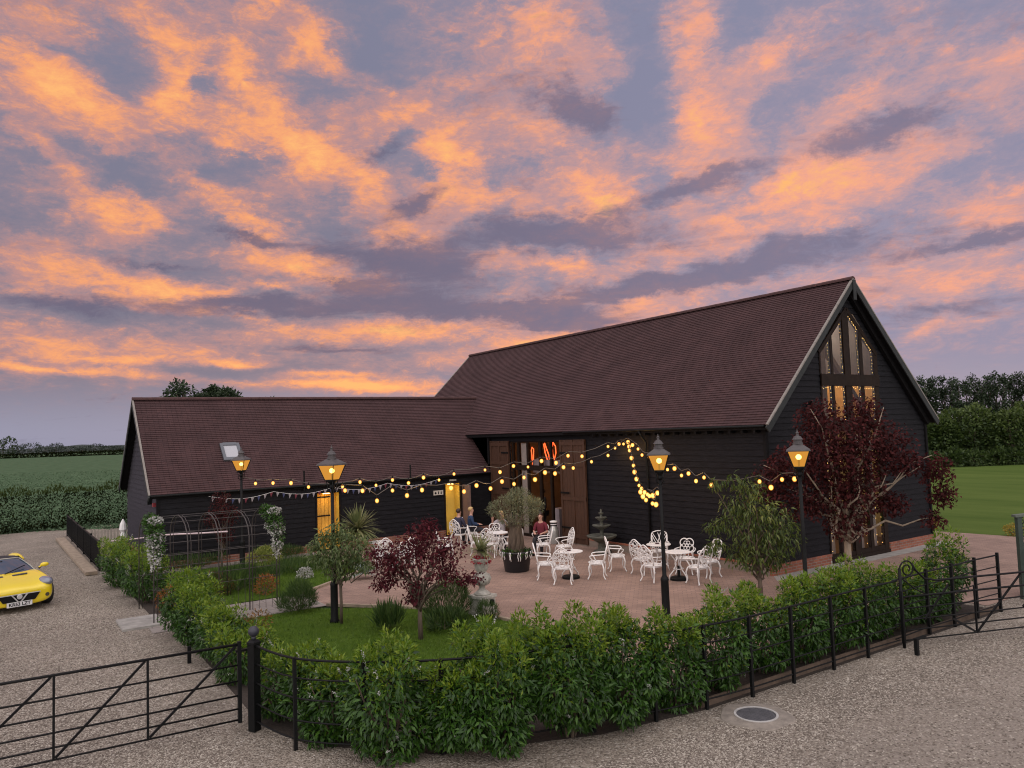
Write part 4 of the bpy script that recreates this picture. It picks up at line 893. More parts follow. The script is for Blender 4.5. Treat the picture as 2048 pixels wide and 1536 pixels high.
rb.tube(pts, .022, 5); tag(rb.build('ribbon', mat('pink_white_ribbon', (.60, .48, .50), .8, .25, 6)), 'pale pink ribbon stretched across the rose tunnel to the dark railing', 'ribbon')

# ------------------------------------------------------------------ estate fences and gates
FENCE = [(-14.03, -2.06), (-13.79, -3.09), (-13.15, -3.85), (-12.35, -4.42), (-11.42, -4.82), (-10.43, -5.08), (-9.53, -5.32), (-8.66, -5.45), (-7.77, -5.53), (-6.8, -5.54), (-5.76, -5.54), (-4.78, -5.54), (-3.85, -5.58)]
fe = thing('estate_fence', 'black estate railing curving round the laurel hedge at the gravel edge', 'fence', (-9, -5, 0)); OF = np.array([-9, -5, 0.])
for i, (x, y) in enumerate(FENCE[1:-1]):
    p = MB(); p.box(x - .022, x + .022, y - .022, y + .022, 0, 1.18); p.v = [tuple(np.array(v) - OF) for v in p.v]; p.build('fence_post', 'black', fe)
def smooth_path(pts, k=4):
    P = [np.array(p, float) for p in pts]; out = []
    for i in range(len(P) - 1):
        a, b_, c, d = P[max(i - 1, 0)], P[i], P[i + 1], P[min(i + 2, len(P) - 1)]
        for j in range(k):
            t = j / k; out.append(.5 * ((2 * b_) + (-a + c) * t + (2 * a - 5 * b_ + 4 * c - d) * t * t + (-a + 3 * b_ - 3 * c + d) * t ** 3))
    out.append(P[-1]); return out
for z, r in ((1.165, .016), (.92, .011), (.66, .011), (.38, .011), (.14, .011)):
    p = MB(); p.tube([np.append(q, z) - OF for q in smooth_path(FENCE)], r, 6); p.build('rail', 'black', fe, True)
f2 = thing('estate_fence', 'black estate railing behind the open field gate, ending at the trellis', 'fence', (-1.5, -5.5, 0)); OF = np.array([-1.5, -5.5, 0.])
P2 = [(-3.85, -5.50), (-2.62, -5.45), (-1.75, -5.48), (-0.8, -5.46), (0.08, -5.50)]
for x, y in P2[1:]:
    p = MB(); p.box(x - .025 + 1.5, x + .025 + 1.5, y - .025 + 5.5, y + .025 + 5.5, 0, 1.20); p.build('fence_post', 'black', f2)
for z, r in ((1.15, .016), (.92, .011), (.66, .011), (.38, .011), (.14, .011)):
    p = MB(); p.tube([np.append(q, z) - OF for q in [np.array(a) for a in P2]], r, 6); p.build('rail', 'black', f2, True)
gp = thing('gate_post', 'stout black gate post topped with a ball finial', 'gate post', (-14.03, -2.06, 0), .5)
p = MB(); p.lathe([(.085, 0), (.085, 1.17), (.095, 1.18), (.095, 1.21), (.06, 1.24)], 4, rot=math.pi / 4); p.build('post', 'black', gp)
p = MB(); p.lathe([(.03, 1.24), (.03, 1.29)], 8); p.ball((0, 0, 1.355), .075, 14, 10); p.build('ball_finial', mat('dark_blue_grey_finial', (.03, .032, .045), .5), gp, True)
ga = thing('field_gate', 'black five-bar field gate closed across the gravel drive', 'gate', (-14.18, -1.87, 0))
def gate_parts(root, ux, uy, ln, posts, dia, rails, z0, z1, col='black'):
    u = np.array([ux, uy, 0]); u /= np.linalg.norm(u)
    for i, z in enumerate(rails):
        b = MB(); b.tube([u * 0 + (0, 0, z), u * ln + (0, 0, z)], .019 if z == max(rails) else .013, 6); b.build('rail', col, root, True)
    for i, s_ in enumerate(posts):
        w = .05 if i == 0 else .028; b = MB(); b.bar(u * s_ + (0, 0, z0 - (.03 if i == 0 else 0)), u * s_ + (0, 0, z1 + (.04 if i == 0 else 0)), w, w, (0, 1, 0)); b.build('upright', col, root)
    for (a, za, c, zc) in dia:
        b = MB(); b.bar(u * a + (0, 0, za), u * c + (0, 0, zc), .03, .026, (0, 1, 0)); b.build('diagonal_brace', col, root)
gate_parts(ga, -1, .045, 4.6, [0, 1.17, 2.24, 3.36, 4.6], [(0.05, 1.15, 1.15, .15), (1.2, 1.15, 2.22, .15), (2.27, 1.15, 3.34, .15), (3.4, 1.15, 4.55, .15)], (1.165, .88, .66, .46, .28, .13), .12, 1.165)
p = MB(); p.box(-.05, .2, -.02, .02, 1.06, 1.09); p.build('hinge', 'black', ga)
st = MB(); st.box(-14.11, -14.05, 2.03, 2.09, 0, .30); tag(st.build('gate_stop', 'black'), 'short black gate stop standing in the gravel by the left hedge', 'gate stop')
gb = thing('swan_neck_gate', 'black field gate with scrolled swan-neck heel, standing ajar', 'gate', (-3.80, -5.62, 0))
ug = np.array([2.41, -0.90, 0]); ug /= np.linalg.norm(ug)
gate_parts(gb, ug[0], ug[1], 3.4, [0.0, 1.55, 3.35], [(.45, .45, 1.0, 1.02), (1.55, .13, 1.05, .42), (1.55, .13, 2.6, 1.1), (2.6, .5, 3.3, 1.1)], (.88, .68, .48, .30, .13), .12, .95)
b = MB(); b.tube([(0, 0, 0), (0, 0, 1.38)], .028, 8); b.build('heel_post', 'black', gb, True)
sc_ = [(0, 0, 1.34)]; 
for k in range(0, 26):
    a = math.pi - k * 0.42; r_ = .16 * (1 - k / 34.); sc_.append(tuple(ug * (.16 + r_ * math.cos(a)) + np.array([0, 0, 1.36 + r_ * math.sin(a)])))
b = MB(); b.tube(sc_, .014, 6); b.tube([tuple(ug * .26 + (0, 0, 1.45)), tuple(ug * .33 + (0, 0, 1.33)), tuple(ug * .5 + (0, 0, 1.17)), tuple(ug * .75 + (0, 0, 1.12)), tuple(ug * 3.4 + (0, 0, 1.12))], .019, 6)
b.tube([(0, 0, 1.22), tuple(ug * .12 + (0, 0, 1.14)), tuple(ug * .3 + (0, 0, 1.0)), tuple(ug * .5 + (0, 0, .9))], .012, 6); b.build('swan_neck', 'black', gb, True)
p = MB(); p.box(-.32, -.26, -.38, -.32, 0, .28); p.bar((-.33, -.35, .26), (.0, -.35, .27), .05, .03); tag(p.build('gate_catch', 'black'), 'low black gate catch beside the swan-neck gate post', 'gate catch'); COL.objects['gate_catch'].location = (-3.75, -5.62, 0)
# bed edging boards
q = MB(); q.bar((-8.7, -5.36, .06), (0.2, -5.40, .06), .03, .12); tag(q.build('bed_edging', mat('brown_edging_board', (.10, .07, .05), .9, .3, 6)), 'low brown timber edging board along the foot of the laurel hedge', 'edging')
# trellis screen at the right
tr = thing('trellis_screen', 'tall dark green lattice trellis screen at the right edge', 'trellis', (1.62, -5.30, 0), -0.55)
MT['greenwood'] = mat('dark_green_timber', (.035, .055, .045), .7, .25, 6, .2, 40)
for xx in (0, 1.4):
    p = MB(); p.box(xx - .05, xx + .05, -.05, .05, 0, 1.78); p.build('post', 'greenwood', tr)
p = MB(); p.bar((-.1, 0, 1.80), (1.5, 0, 1.92), .14, .05); p.build('capping', mat('pale_green_capping', (.10, .12, .10), .8, .2, 6), tr)
p = MB(); p.box(.05, 1.35, -.03, .03, 0, .82); p.build('planter_panel', 'greenwood', tr)
p = MB()
for i in range(-6, 14):
    for sg_ in (1, -1):
        a = np.array([i * .14, .012 * sg_, .82]); c = a + np.array([sg_ * .95, 0, .95]); 
        t0, t1 = 0., 1.
        for (lo_, hi_) in ((.05, 1.35),):
            d = c[0] - a[0]; ta, tb = (lo_ - a[0]) / d, (hi_ - a[0]) / d; t0, t1 = max(t0, min(ta, tb)), min(t1, max(ta, tb))
        if t1 - t0 > .05: p.bar(a + (c - a) * t0, a + (c - a) * t1, .01, .028, (0, 1, 0))
p.build('lattice', 'greenwood', tr)
lp = blobs(.5, -.2, .75, .55, .3, .55, 6, rg); P, Nn = lobes_points(lp, 500, rg); leaves('climbing_plant', 'laurel', tr, P, Nn + rg.normal(size=P.shape) * .5, .09, .05, rg, Nrm=Nn)
# rear railing by the wing
rl = thing('railing_panel', 'black close-barred railing running back along the concrete kerb', 'railing', (-14.25, 15.2, 0))
p = MB()
for i in range(130): y = i * .095; p.box(-.012 - y * .008, .012 - y * .008, y - .012, y + .012, .05, .92)
p.bar((0, 0, .93), (-.1, 12.3, .93), .04, .04); p.bar((0, 0, .12), (-.1, 12.3, .12), .04, .03); p.build('bars', 'black', rl)
for i in range(6):
    y = i * 2.46; q = MB(); q.box(-.03 - y * .008, .03 - y * .008, y - .03, y + .03, 0, 1.0); q.build('post', 'black', rl)
pf = thing('picket_fence', 'low pale picket fence behind the gable of the low wing', 'fence', (-13.9, 21.9, 0))
p = MB()
for i in range(14): p.box(i * .11, i * .11 + .07, -.01 - i * .05, .01 - i * .05, .05, .72)
p.build('pickets', mat('pale_timber', (.42, .38, .33), .8, .2, 5), pf)
wp = thing('draped_post', 'dark post draped with white cloth behind the low wing gable', 'post', tuple(PD(246, 1072, 27.5) * (1, 1, 0)))
p = MB(); p.tube([(0, 0, 0), (0, 0, 1.1)], .05, 8); p.build('post', 'black', wp)
p = MB(); p.lathe([(.06, .62), (.12, .75), (.07, .95), (.13, 1.05), (.10, 1.25), (.02, 1.42)], 9); p.build('cloth', 'white', wp)

# ------------------------------------------------------------------ garden furniture
def arc(cx, cz, r, a0, a1, n, y=0.0, sx=1.0): return [(cx + sx * r * math.cos(a0 + (a1 - a0) * i / n), y, cz + r * math.sin(a0 + (a1 - a0) * i / n)) for i in range(n + 1)]
def make_chair(style, label):
    t = thing('garden_chair', label, 'garden chair', (0, 0, 0), 0, 'white cast metal garden chairs')
    s_ = MB(); ring = [(.24 * math.cos(a) * (1 if math.sin(a) > 0 else 1.05), .22 * math.sin(a), .44) for a in np.linspace(0, 2 * math.pi, 21)]
    s_.tube(ring, .020, 6, False)
    for r in (.07, .14): s_.tube([(r * math.cos(a), r * math.sin(a), .442) for a in np.linspace(0, 2 * math.pi, 15)], .011, 5, False)
    for k in range(12):
        a = k * math.pi / 6; s_.bar((.03 * math.cos(a), .03 * math.sin(a), .44), (.23 * math.cos(a), .21 * math.sin(a), .44), .026, .012)
    s_.tube([(p[0] * .97, p[1] * .97, .41) for p in ring], .015, 5, False)
    s_.build('seat', 'white', t, True)
    def bk(p): return (p[0], .19 + (p[2] - .44) * .24, p[2])
    b = MB()
    if style == 'lattice':
        out = [(-.20, 0, .46), (-.23, 0, .70), (-.215, 0, .90), (-.12, 0, .955), (0, 0, .975), (.12, 0, .955), (.215, 0, .90), (.23, 0, .70), (.20, 0, .46)]
        b.tube([bk(p) for p in smooth_path(out, 3)], .017, 6)
        for sx in (1, -1):
            for x0, x1 in ((-.20, .04), (-.20, .20), (-.06, .215), (.08, .22)):
                c = ((x0 + x1) / 2 + .03, .70); b.tube([bk(p) for p in ((sx * x0, 0, .47), (sx * (c[0] + .02), 0, .68), (sx * x1, 0, .92 if abs(x1) < .21 else .86))], .011, 5)
    elif style == 'medallion':
        for k in range(4):
            a = math.pi / 4 + k * math.pi / 2; b.tube([bk(p) for p in arc(.10 * math.cos(a), .74 + .10 * math.sin(a), .115, a - 1.75, a + 1.75, 10)], .017, 6)
        for k in range(6): b.tube([bk(p) for p in arc(.085 * math.cos(k * math.pi / 3), .74 + .085 * math.sin(k * math.pi / 3), .042, 0, 2 * math.pi, 8)], .010, 5)
        b.tube([bk(p) for p in arc(0, .74, .035, 0, 2 * math.pi, 8)], .011, 5)
        for sx in (1, -1): b.tube([bk(p) for p in ((sx * .17, 0, .45), (sx * .13, 0, .56), (sx * .15, 0, .62))], .016, 6); b.tube([bk(p) for p in ((sx * .05, 0, .45), (sx * .04, 0, .60))], .011, 5)
    else:
        out = [(-.21, 0, .46), (-.235, 0, .66), (-.20, 0, .84), (-.13, 0, .90), (-.07, 0, .955), (0, 0, .985), (.07, 0, .955), (.13, 0, .90), (.20, 0, .84), (.235, 0, .66), (.21, 0, .46)]
        b.tube([bk(p) for p in smooth_path(out, 2)], .018, 6)
        for (x, z, r) in ((0, .70, .09), (0, .70, .045), (-.12, .58, .06), (.12, .58, .06), (-.13, .79, .055), (.13, .79, .055), (0, .87, .06), (0, .53, .055), (-.05, .63, .03), (.06, .64, .03), (-.18, .69, .035), (.18, .69, .035)):
            b.tube([bk(p) for p in arc(x, z, r, 0, 2 * math.pi, 10)], .0125, 5)
        for k in range(6):
            a = k * math.pi / 3; b.bar(bk((.09 * math.cos(a), 0, .70 + .09 * math.sin(a))), bk((.20 * math.cos(a), 0, .70 + .22 * math.sin(a))), .02, .014)
    b.build('backrest', 'white', t, True)
    for sx in (1, -1):
        a = MB(); a.tube(smooth_path([(sx * .215, .24, .68), (sx * .27, .10, .67), (sx * .28, -.10, .655), (sx * .25, -.17, .62), (sx * .24, -.11, .55), (sx * .22, -.06, .45)], 3), .016, 6); a.build('armrest', 'white', t, True)
        for sy in (1, -1):
            l = MB(); l.tube(smooth_path([(sx * .19, sy * .16, .43), (sx * .235, sy * .20, .30), (sx * .205, sy * .185, .14), (sx * .235, sy * .235, .02)], 3), [.024, .024, .023, .021, .020, .018, .017, .016, .017, .024], 6)
            l.build('leg', 'white', t, True)
    return t
def make_table(label):
    t = thing('garden_table', label, 'garden table', (0, 0, 0), 0, 'white round cast metal tables')
    b = MB(); b.lathe([(.0, .715), (.33, .715), (.345, .725), (.345, .74), (.33, .745), (.0, .745)], 28); b.build('table_top', 'white', t)
    for k in range(3):
        a = k * 2 * math.pi / 3; c, s_ = math.cos(a), math.sin(a); l = MB()
        l.tube([(c * r, s_ * r, z) for r, z in ((.22, .71), (.10, .55), (.06, .42), (.12, .27), (.24, .14), (.27, .0))], .018, 6); l.build('leg', 'white', t, True)
    r = MB(); r.tube([(.13 * math.cos(a), .13 * math.sin(a), .30) for a in np.linspace(0, 2 * math.pi, 13)], .012, 5); r.build('brace_ring', 'white', t, True)
    return t
tabs = [(-4.05, 3.47), (-2.14, 1.32), (-1.55, 2.62), (-3.25, 8.35), (-7.05, 9.35)]
tl = ['round white table in front of the potted olive tree', 'round white table nearest the barn corner, right of the lamp post', 'round white table close to the barn wall, behind the lamp post', 'round white table behind the olive tree trunk', 'round white table behind the purple maple, near the cordyline']
t0 = make_table(tl[0]); t0.location = (*tabs[0], 0)
for i in range(1, 5): dup(t0, (*tabs[i], 0), i * .6, tl[i])
def face(p, t): return math.atan2(t[1] - p[1], t[0] - p[0]) + math.pi / 2
ch_r = make_chair('rose', 'x'); ch_l = make_chair('lattice', 'x'); ch_m = make_chair('medallion', 'x'); used = set()
def chair(kind, p, tgt, label, jit=0.0):
    src = {'r': ch_r, 'l': ch_l, 'm': ch_m}[kind]; rz = face(p, tgt) + jit
    if kind not in used:
        used.add(kind); src.location = (*p, 0); src.rotation_euler = (0, 0, rz); src['label'] = label
    else: dup(src, (*p, 0), rz, label)
chair('r', (-4.62, 3.86), tabs[0], 'rose-backed white chair at the left of the table before the olive pot')
chair('r', (-4.66, 3.02), tabs[0], 'rose-backed white chair with its back to the viewer, before the olive pot table', .2)
chair('r', (-3.55, 2.95), tabs[0], 'rose-backed white chair at the right of the table before the olive pot')
chair('l', (-2.42, 3.42), tabs[2], 'lattice-backed white chair seen from the side, left of the wall table', .15)
chair('l', (-1.0, 3.15), tabs[2], 'lattice-backed white chair against the barn wall, facing the viewer')
chair('r', (-2.25, 2.55), tabs[2], 'rose-backed white chair tucked in front of the wall table')
chair('r', (-2.78, 1.62), tabs[1], 'large rose-backed white chair standing right behind the centre lamp post', .5)
chair('m', (-1.42, 1.75), tabs[1], 'medallion-backed white chair on the wall side of the right table')
chair('l', (-1.28, 1.05), tabs[1], 'lattice-backed white chair at the far right, near the barn corner')
chair('r', (-2.15, 0.62), tabs[1], 'low rose-backed white chair at the front of the right table')
chair('r', (-3.72, 8.05), tabs[3], 'rose-backed white chair left of the olive trunk with its back to the viewer')
chair('r', (-3.80, 8.75), tabs[3], 'rose-backed white chair at the left end of the table behind the olive')
chair('m', (-2.95, 8.95), tabs[3], 'medallion-backed white chair on the far side of the table behind the olive')
chair('r', (-3.10, 7.70), tabs[3], 'rose-backed white chair half hidden by the olive trunk')
chair('r', (-2.55, 6.75), (-3.3, 7.3), 'rose-backed white chair in profile right of the olive trunk')
chair('r', (-2.35, 5.95), (-3.2, 6.2), 'rose-backed white chair behind the left chair of the front table')
chair('r', (-7.25, 8.55), tabs[4], 'white chair behind the purple maple, left one of the hidden group')
chair('r', (-6.35, 8.95), tabs[4], 'white chair behind the purple maple, beside the brick plinth')
chair('r', (-6.65, 8.35), (-7.05, 9.3), 'white chair seen through the middle of the purple maple')
chair('r', (-4.95, 8.85), (-4.2, 8.6), 'white chair beyond the urn, left of the two seated people')
chair('r', (-2.55, 11.25), (-1.6, 10.9), 'white chair the blond person sits on')
chair('r', (-3.15, 11.1), (-2.25, 11.5), 'white chair the dark haired person beside the low wing sits on')
chair('m', (-2.05, 7.55), (-2.83, 6.92), 'white chair the person in burgundy sits on')
# small things on and under the tables
ash = mat('dark_red_glass', (.06, .015, .02), .3)
for i, lb in ((0, 'dark glass ashtray on the table before the olive pot'), (2, 'dark glass ashtray on the table by the barn wall')):
    b = MB(); b.lathe([(.05, 0), (.065, .03), (.055, .03), (.045, .012), (0, .012)], 12); o = b.build('ashtray', ash); o.location = (tabs[i][0] - .03, tabs[i][1] + .02, .746); tag(o, lb, 'ashtray', 'ashtrays on the tables')
for i, lb in ((0, 'black round parasol base under the table before the olive pot'), (1, 'grey black parasol base under the right table')):
    b = MB(); b.lathe([(.24, 0), (.24, .05), (.20, .075), (.04, .09), (.03, .36), (0, .36)], 20); o = b.build('parasol_base', 'black'); o.location = (*tabs[i], 0.012); tag(o, lb, 'parasol base', 'parasol bases')
# milk churn
mc = thing('milk_churn', 'silver milk churn standing by the open barn door', 'milk churn', (-0.45, 8.98, 0.01))
b = MB(); b.lathe([(.17, 0), (.175, .02), (.17, .45), (.165, .50), (.12, .58), (.115, .64)], 20); b.build('body', mat('galvanised_steel', (.42, .44, .44), .45, .15, 6, metal=.6), mc, True)
b = MB(); b.lathe([(.118, .62), (.118, .66)], 20); b.lathe([(.12, .70), (.12, .74)], 20); b.build('dark_band', 'black', mc)
b = MB(); b.lathe([(.117, .655), (.117, .70)], 20); b.lathe([(.117, .735), (.14, .76), (.13, .80), (.0, .82)], 20); b.build('lid', 'white', mc, True)
# tiered fountain
fo = thing('fountain', 'dark three-tiered stone fountain against the barn wall', 'fountain', (-0.62, 6.15, 0.01))
b = MB(); b.lathe([(.30, 0), (.30, .06), (.16, .12), (.12, .3), (.16, .34), (.22, .38), (.46, .50), (.50, .56), (.47, .575), (.42, .54), (.1, .50), (.07, .55), (.06, .72), (.09, .76), (.28, .86), (.31, .90), (.28, .91), (.06, .88), (.05, 1.02), (.18, 1.12), (.20, 1.15), (.17, 1.16), (.04, 1.13), (.04, 1.24), (.10, 1.29), (.03, 1.31), (.035, 1.38), (0, 1.42)], 20)
b.build('tiers', mat('mossy_dark_stone', (.09, .095, .08), .85, .4, 8, .5, 30), fo, True)
# urn with cordyline
ur = thing('garden_urn', 'weathered stone urn on a square plinth at the lawn edge', 'urn', (-8.02, 1.62, 0.012), .3)
b = MB(); b.box(-.23, .23, -.23, .23, 0, .07); b.box(-.205, .205, -.205, .205, .07, .36); b.box(-.235, .235, -.235, .235, .36, .42); b.build('plinth', 'stone', ur)
b = MB(); b.lathe([(.18, .42), (.19, .45), (.14, .49), (.075, .54), (.065, .60), (.09, .625), (.16, .65), (.205, .74), (.205, .80), (.17, .86), (.12, .90), (.10, .93), (.13, .95), (.155, 1.02), (.165, 1.14), (.20, 1.19), (.205, 1.22), (.17, 1.22), (.15, 1.17), (0, 1.16)], 24); b.build('bowl', 'stone', ur, True)
b = MB()
for k in range(10):
    a = k * math.pi / 5; b.tube([(.165 * math.cos(a), .165 * math.sin(a), .66), (.212 * math.cos(a), .212 * math.sin(a), .77), (.165 * math.cos(a), .165 * math.sin(a), .87)], .012, 5)
b.build('gadroons', 'stone', ur, True)
def spiky(name, label, loc, trunk, n, ln, wd, rng, m='spike', cat='plant', mins=-.35, heads=((0, 0),), group=None, stems=True):
    t = thing(name, label, cat, loc)
    tb = MB()
    for (hx, hy) in heads:
        if stems and trunk > .05: tb.tube([(0, 0, 0), (hx * .6, hy * .6, trunk * .6), (hx, hy, trunk)], [.05, .045, .04], 8)
    if tb.v: tb.build('stem', 'palebark', t, True)
    V = []; Fc = []
    for i in range(n):
        hx, hy = heads[i % len(heads)]; a = rng.uniform(0, 2 * math.pi); e = math.asin(rng.uniform(mins, 1.0)); L_ = ln * rng.uniform(.75, 1.1)
        d = np.array([math.cos(a) * math.cos(e), math.sin(a) * math.cos(e), math.sin(e)]); sd = np.array([-math.sin(a), math.cos(a), 0]); o = np.array([hx, hy, trunk])
        base = len(V); sag = .22 * L_ * math.cos(e)
        for j, (s_, w) in enumerate(((.03, .5), (.3, 1.), (.65, .8), (1., .03))):
            p = o + d * L_ * s_ - np.array([0, 0, sag * s_ ** 2.5]); V += [p - sd * wd * w / 2, p + sd * wd * w / 2]
        for j in range(3): Fc.append((base + 2 * j, base + 2 * j + 1, base + 2 * j + 3, base + 2 * j + 2))
    b = MB(); b.add(V, Fc); b.build('leaf_rosette', m, t); return t
spiky('cordyline', 'small cordyline with arching striped leaves growing in the stone urn', (-8.02, 1.62, 1.17), .22, 90, .52, .04, rg, heads=((-.05, .02), (.06, -.03), (.0, .06)), mins=-.1)
fr_ = thing('red_bedding', 'red bedding flowers round the rim of the stone urn', 'flowers', (-8.02, 1.62, 1.17))
lp = [(0, 0, .02, .23, .23, .09)]; P, Nn = lobes_points(lp, 260, rg, .6, -.06); leaves('blossom', leafmat('red_petal', (.30, .015, .03), (.45, .03, .06), .6), fr_, P, Nn + rg.normal(size=P.shape) * .4, .05, .04, rg)
spiky('cordyline', 'tall cordyline with a round head of striped sword leaves before the low wing', (-7.75, 9.35, 0), 1.2, 210, .86, .062, rg, mins=-.45)
spiky('agave', 'pale blue agave rosette at the lawn corner', (-8.35, 7.55, .05), .10, 60, .50, .06, rg, leafmat('agave_leaf', (.26, .32, .30), (.40, .46, .43), .6), mins=.05, stems=False)
# olive in tub
ot = thing('plant_tub', 'large round black tub planted with the olive tree', 'plant tub', (-4.48, 5.45, 0.012))
b = MB(); b.lathe([(.34, 0), (.355, .02), (.43, .52), (.45, .53), (.45, .58), (.41, .58), (.40, .50), (0, .50)], 28); b.build('tub', mat('black_plastic_tub', (.016, .016, .02), .45), ot, True)
b = MB(); b.lathe([(.40, .505), (0, .53)], 20); b.build('soil', 'soil', ot)
P, Nn = lobes_points([(0, 0, .54, .46, .46, .10)], 420, rg, .5, .46); leaves('ivy_edge', 'laurel', ot, P, Nn + rg.normal(size=P.shape) * .6, .07, .05, rg)
for k in range(11):
    a = 2.72 + k * .28 + rg.uniform(-.12, .12); r_ = .46; w = MB(); ph = rg.uniform(0, 6)
    w.tube([((r_ - .004 * j + .012 * math.sin(j * 1.7 + ph)) * math.cos(a + .02 * math.sin(j * 1.4 + ph)), (r_ - .004 * j + .012 * math.sin(j * 1.7 + ph)) * math.sin(a + .02 * math.sin(j * 1.4 + ph)), .58 - j * .042) for j in range(rg.integers(5, 8))], .013, 5); w.build('trailing_flower', 'white', ot, True)
def limb_tree(t, base, tops, r0, rng, m='bark', wob=.06, name='trunk', k=6):
    b = MB()
    for tp in tops:
        a = np.asarray(base, float); c = np.asarray(tp, float); pts = []; n_ = k
        for i in range(n_ + 1):
            s_ = i / n_; p = a + (c - a) * np.array([s_ ** 1.35, s_ ** 1.35, s_ ** .9]); p = p + (rng.normal(size=3) * wob * (0 < i < n_)); pts.append(p)
        b.tube(pts, [r0 * (1 - .82 * i / n_) for i in range(n_ + 1)], 6)
    return b.build(name, m, t, True)
ov = thing('olive_tree', 'old gnarled olive tree with a thick trunk and grey green mop head', 'olive tree', (-4.48, 5.45, .53)); ov.scale = (.90, .90, .97)
b = MB(); pts = [(0, 0, 0), (.02, .0, .15), (-.03, .02, .4), (.0, -.02, .7), (.03, .0, .95)]; b.tube(pts, [.30, .25, .21, .20, .17], 10)
for k in range(9):
    a = k * .7; b.tube([(.2 * math.cos(a), .2 * math.sin(a), 0), (.19 * math.cos(a + .3), .19 * math.sin(a + .3), .35), (.15 * math.cos(a + .5), .15 * math.sin(a + .5), .75), (.3 * math.cos(a), .3 * math.sin(a), 1.15)], [.09, .07, .05, .02], 6)
b.build('trunk', 'bark', ov, True)
P, Nn = lobes_points(blobs(0, 0, 1.35, .88, .88, .55, 12, rg, .42), 5200, rg, .6, .75); leaves('crown', 'oliveleaf', ov, P, Nn * .9 + (0, 0, .5) + rg.normal(size=P.shape) * .5, .085, .020, rg, .1)
# rose tunnel
rt_ = thing('rose_tunnel', 'rusty black wire rose tunnel arching over the garden path', 'garden arch', (-14.1, 5.75, 0))
HW = 2.15
def hoop(s_): # from near leg over to far leg, in the plane x = s_
    pts = [(s_, 0, 0), (s_, 0, 1.75)]; 
    for i in range(1, 8): a = math.pi * i / 8; pts.append((s_, HW / 2 - HW / 2 * math.cos(a), 1.75 + .55 * math.sin(a)))
    return pts + [(s_, HW, 1.75), (s_, HW, 0)]
MT['rusty'] = mat('rusty_black_wire', (.05, .042, .04), .6, .4, 12)
for s_ in (0, .72, 1.4, 2.1, 2.75):
    h = MB(); h.tube(hoop(s_), .014, 6); h.tube([(x + .07, y, z) for x, y, z in hoop(s_)], .008, 5); h.build('hoop', 'rusty', rt_, True)
for yy, zz in ((0, .75), (0, 1.0), (0, 1.25), (0, 1.5), (0, 1.78), (.12, 1.98), (.45, 2.2), (1.07, 2.30), (1.7, 2.2), (2.15, 1.78), (2.15, 1.25), (2.15, .8)):
    h = MB(); h.tube([(0, yy, zz), (2.8, yy, zz)], .007, 5); h.build('tie_wire', 'rusty', rt_)
h = MB()
for s_ in np.arange(.08, 2.8, .16):
    if abs((s_ % .7) - .35) < .3: h.tube([(s_, -.01, 0), (s_ + .02 * math.sin(s_ * 9), -.01, .55 + .2 * math.sin(s_ * 7))], .005, 4)
h.build('side_wires', 'rusty', rt_)
for lab, s_, yv in (('white climbing flowers hanging on the left end of the rose tunnel', 0.05, .35), ('white climbing flowers hanging on the right end of the rose tunnel', 2.78, .35)):
    t = thing('climbing_flowers', lab, 'climbing plant', (-14.1 + s_, 5.75, 0))
    lp = [(0, .15, 1.98, .20, .25, .26), (0, .5, 2.18, .2, .3, .2), (.05, .05, 1.7, .15, .15, .25), (0, .9, 2.25, .15, .3, .15)]
    P, Nn = lobes_points(lp, 1100, rg, .7); leaves('leaves', 'laurel', t, P, Nn + rg.normal(size=P.shape) * .6, .075, .045, rg)
    lp = [(-.03, -.02, 1.55, .13, .12, .38), (.0, .1, 1.85, .2, .2, .15), (.04, .35, 2.28, .15, .25, .08), (.0, .55, 1.9, .12, .2, .12)]
    P, Nn = lobes_points(lp, 750, rg, .6); leaves('blossom', 'flower', t, P, Nn + rg.normal(size=P.shape) * .6, .055, .05, rg)
# manhole
mh = thing('manhole_cover', 'round grey manhole cover set in a concrete collar on the gravel', 'manhole', (-8.35, -6.05, 0)); mh.scale = (.8, .8, .6)
b = MB(); b.lathe([(.62, .0), (.60, .025), (.36, .05), (.34, .05), (.34, .03), (0, .03)], 36)
b.v = [(x * (1 + .05 * math.sin(5 * math.atan2(y, x)) * (math.hypot(x, y) > .5)), y * (1 + .05 * math.sin(5 * math.atan2(y, x)) * (math.hypot(x, y) > .5)), z) for x, y, z in b.v]; b.build('collar', mat('pale_concrete_collar', (.24, .21, .18), .9, .3, 6, .4, 40), mh)
b = MB(); b.lathe([(.37, .045), (.37, .062), (.33, .062), (.33, .045)], 36); b.build('rim', mat('worn_steel_rim', (.45, .44, .43), .5, .2, 8), mh)
b = MB(); b.lathe([(.33, .04), (.32, .052), (0, .052)], 32)
for i in range(-5, 6):
    for j in range(-5, 6):
        if i * i + j * j < 28: b.box(i * .054 - .016, i * .054 + .016, j * .054 - .016, j * .054 + .016, .052, .058)
b.build('lid', mat('dark_cast_iron', (.085, .085, .095), .55, .3, 10), mh)
# solar stake light
sl_ = thing('stake_light', 'small black stake light by the urn plinth', 'garden light', tuple(G(985, 1238)))
b = MB(); b.tube([(0, 0, 0), (0, 0, .28)], .012, 6); b.build('stake', 'black', sl_)
b = MB(); b.lathe([(.02, .27), (.03, .30), (.05, .40), (.055, .41), (0, .43)], 10); b.build('lamp_head', 'black', sl_, True)

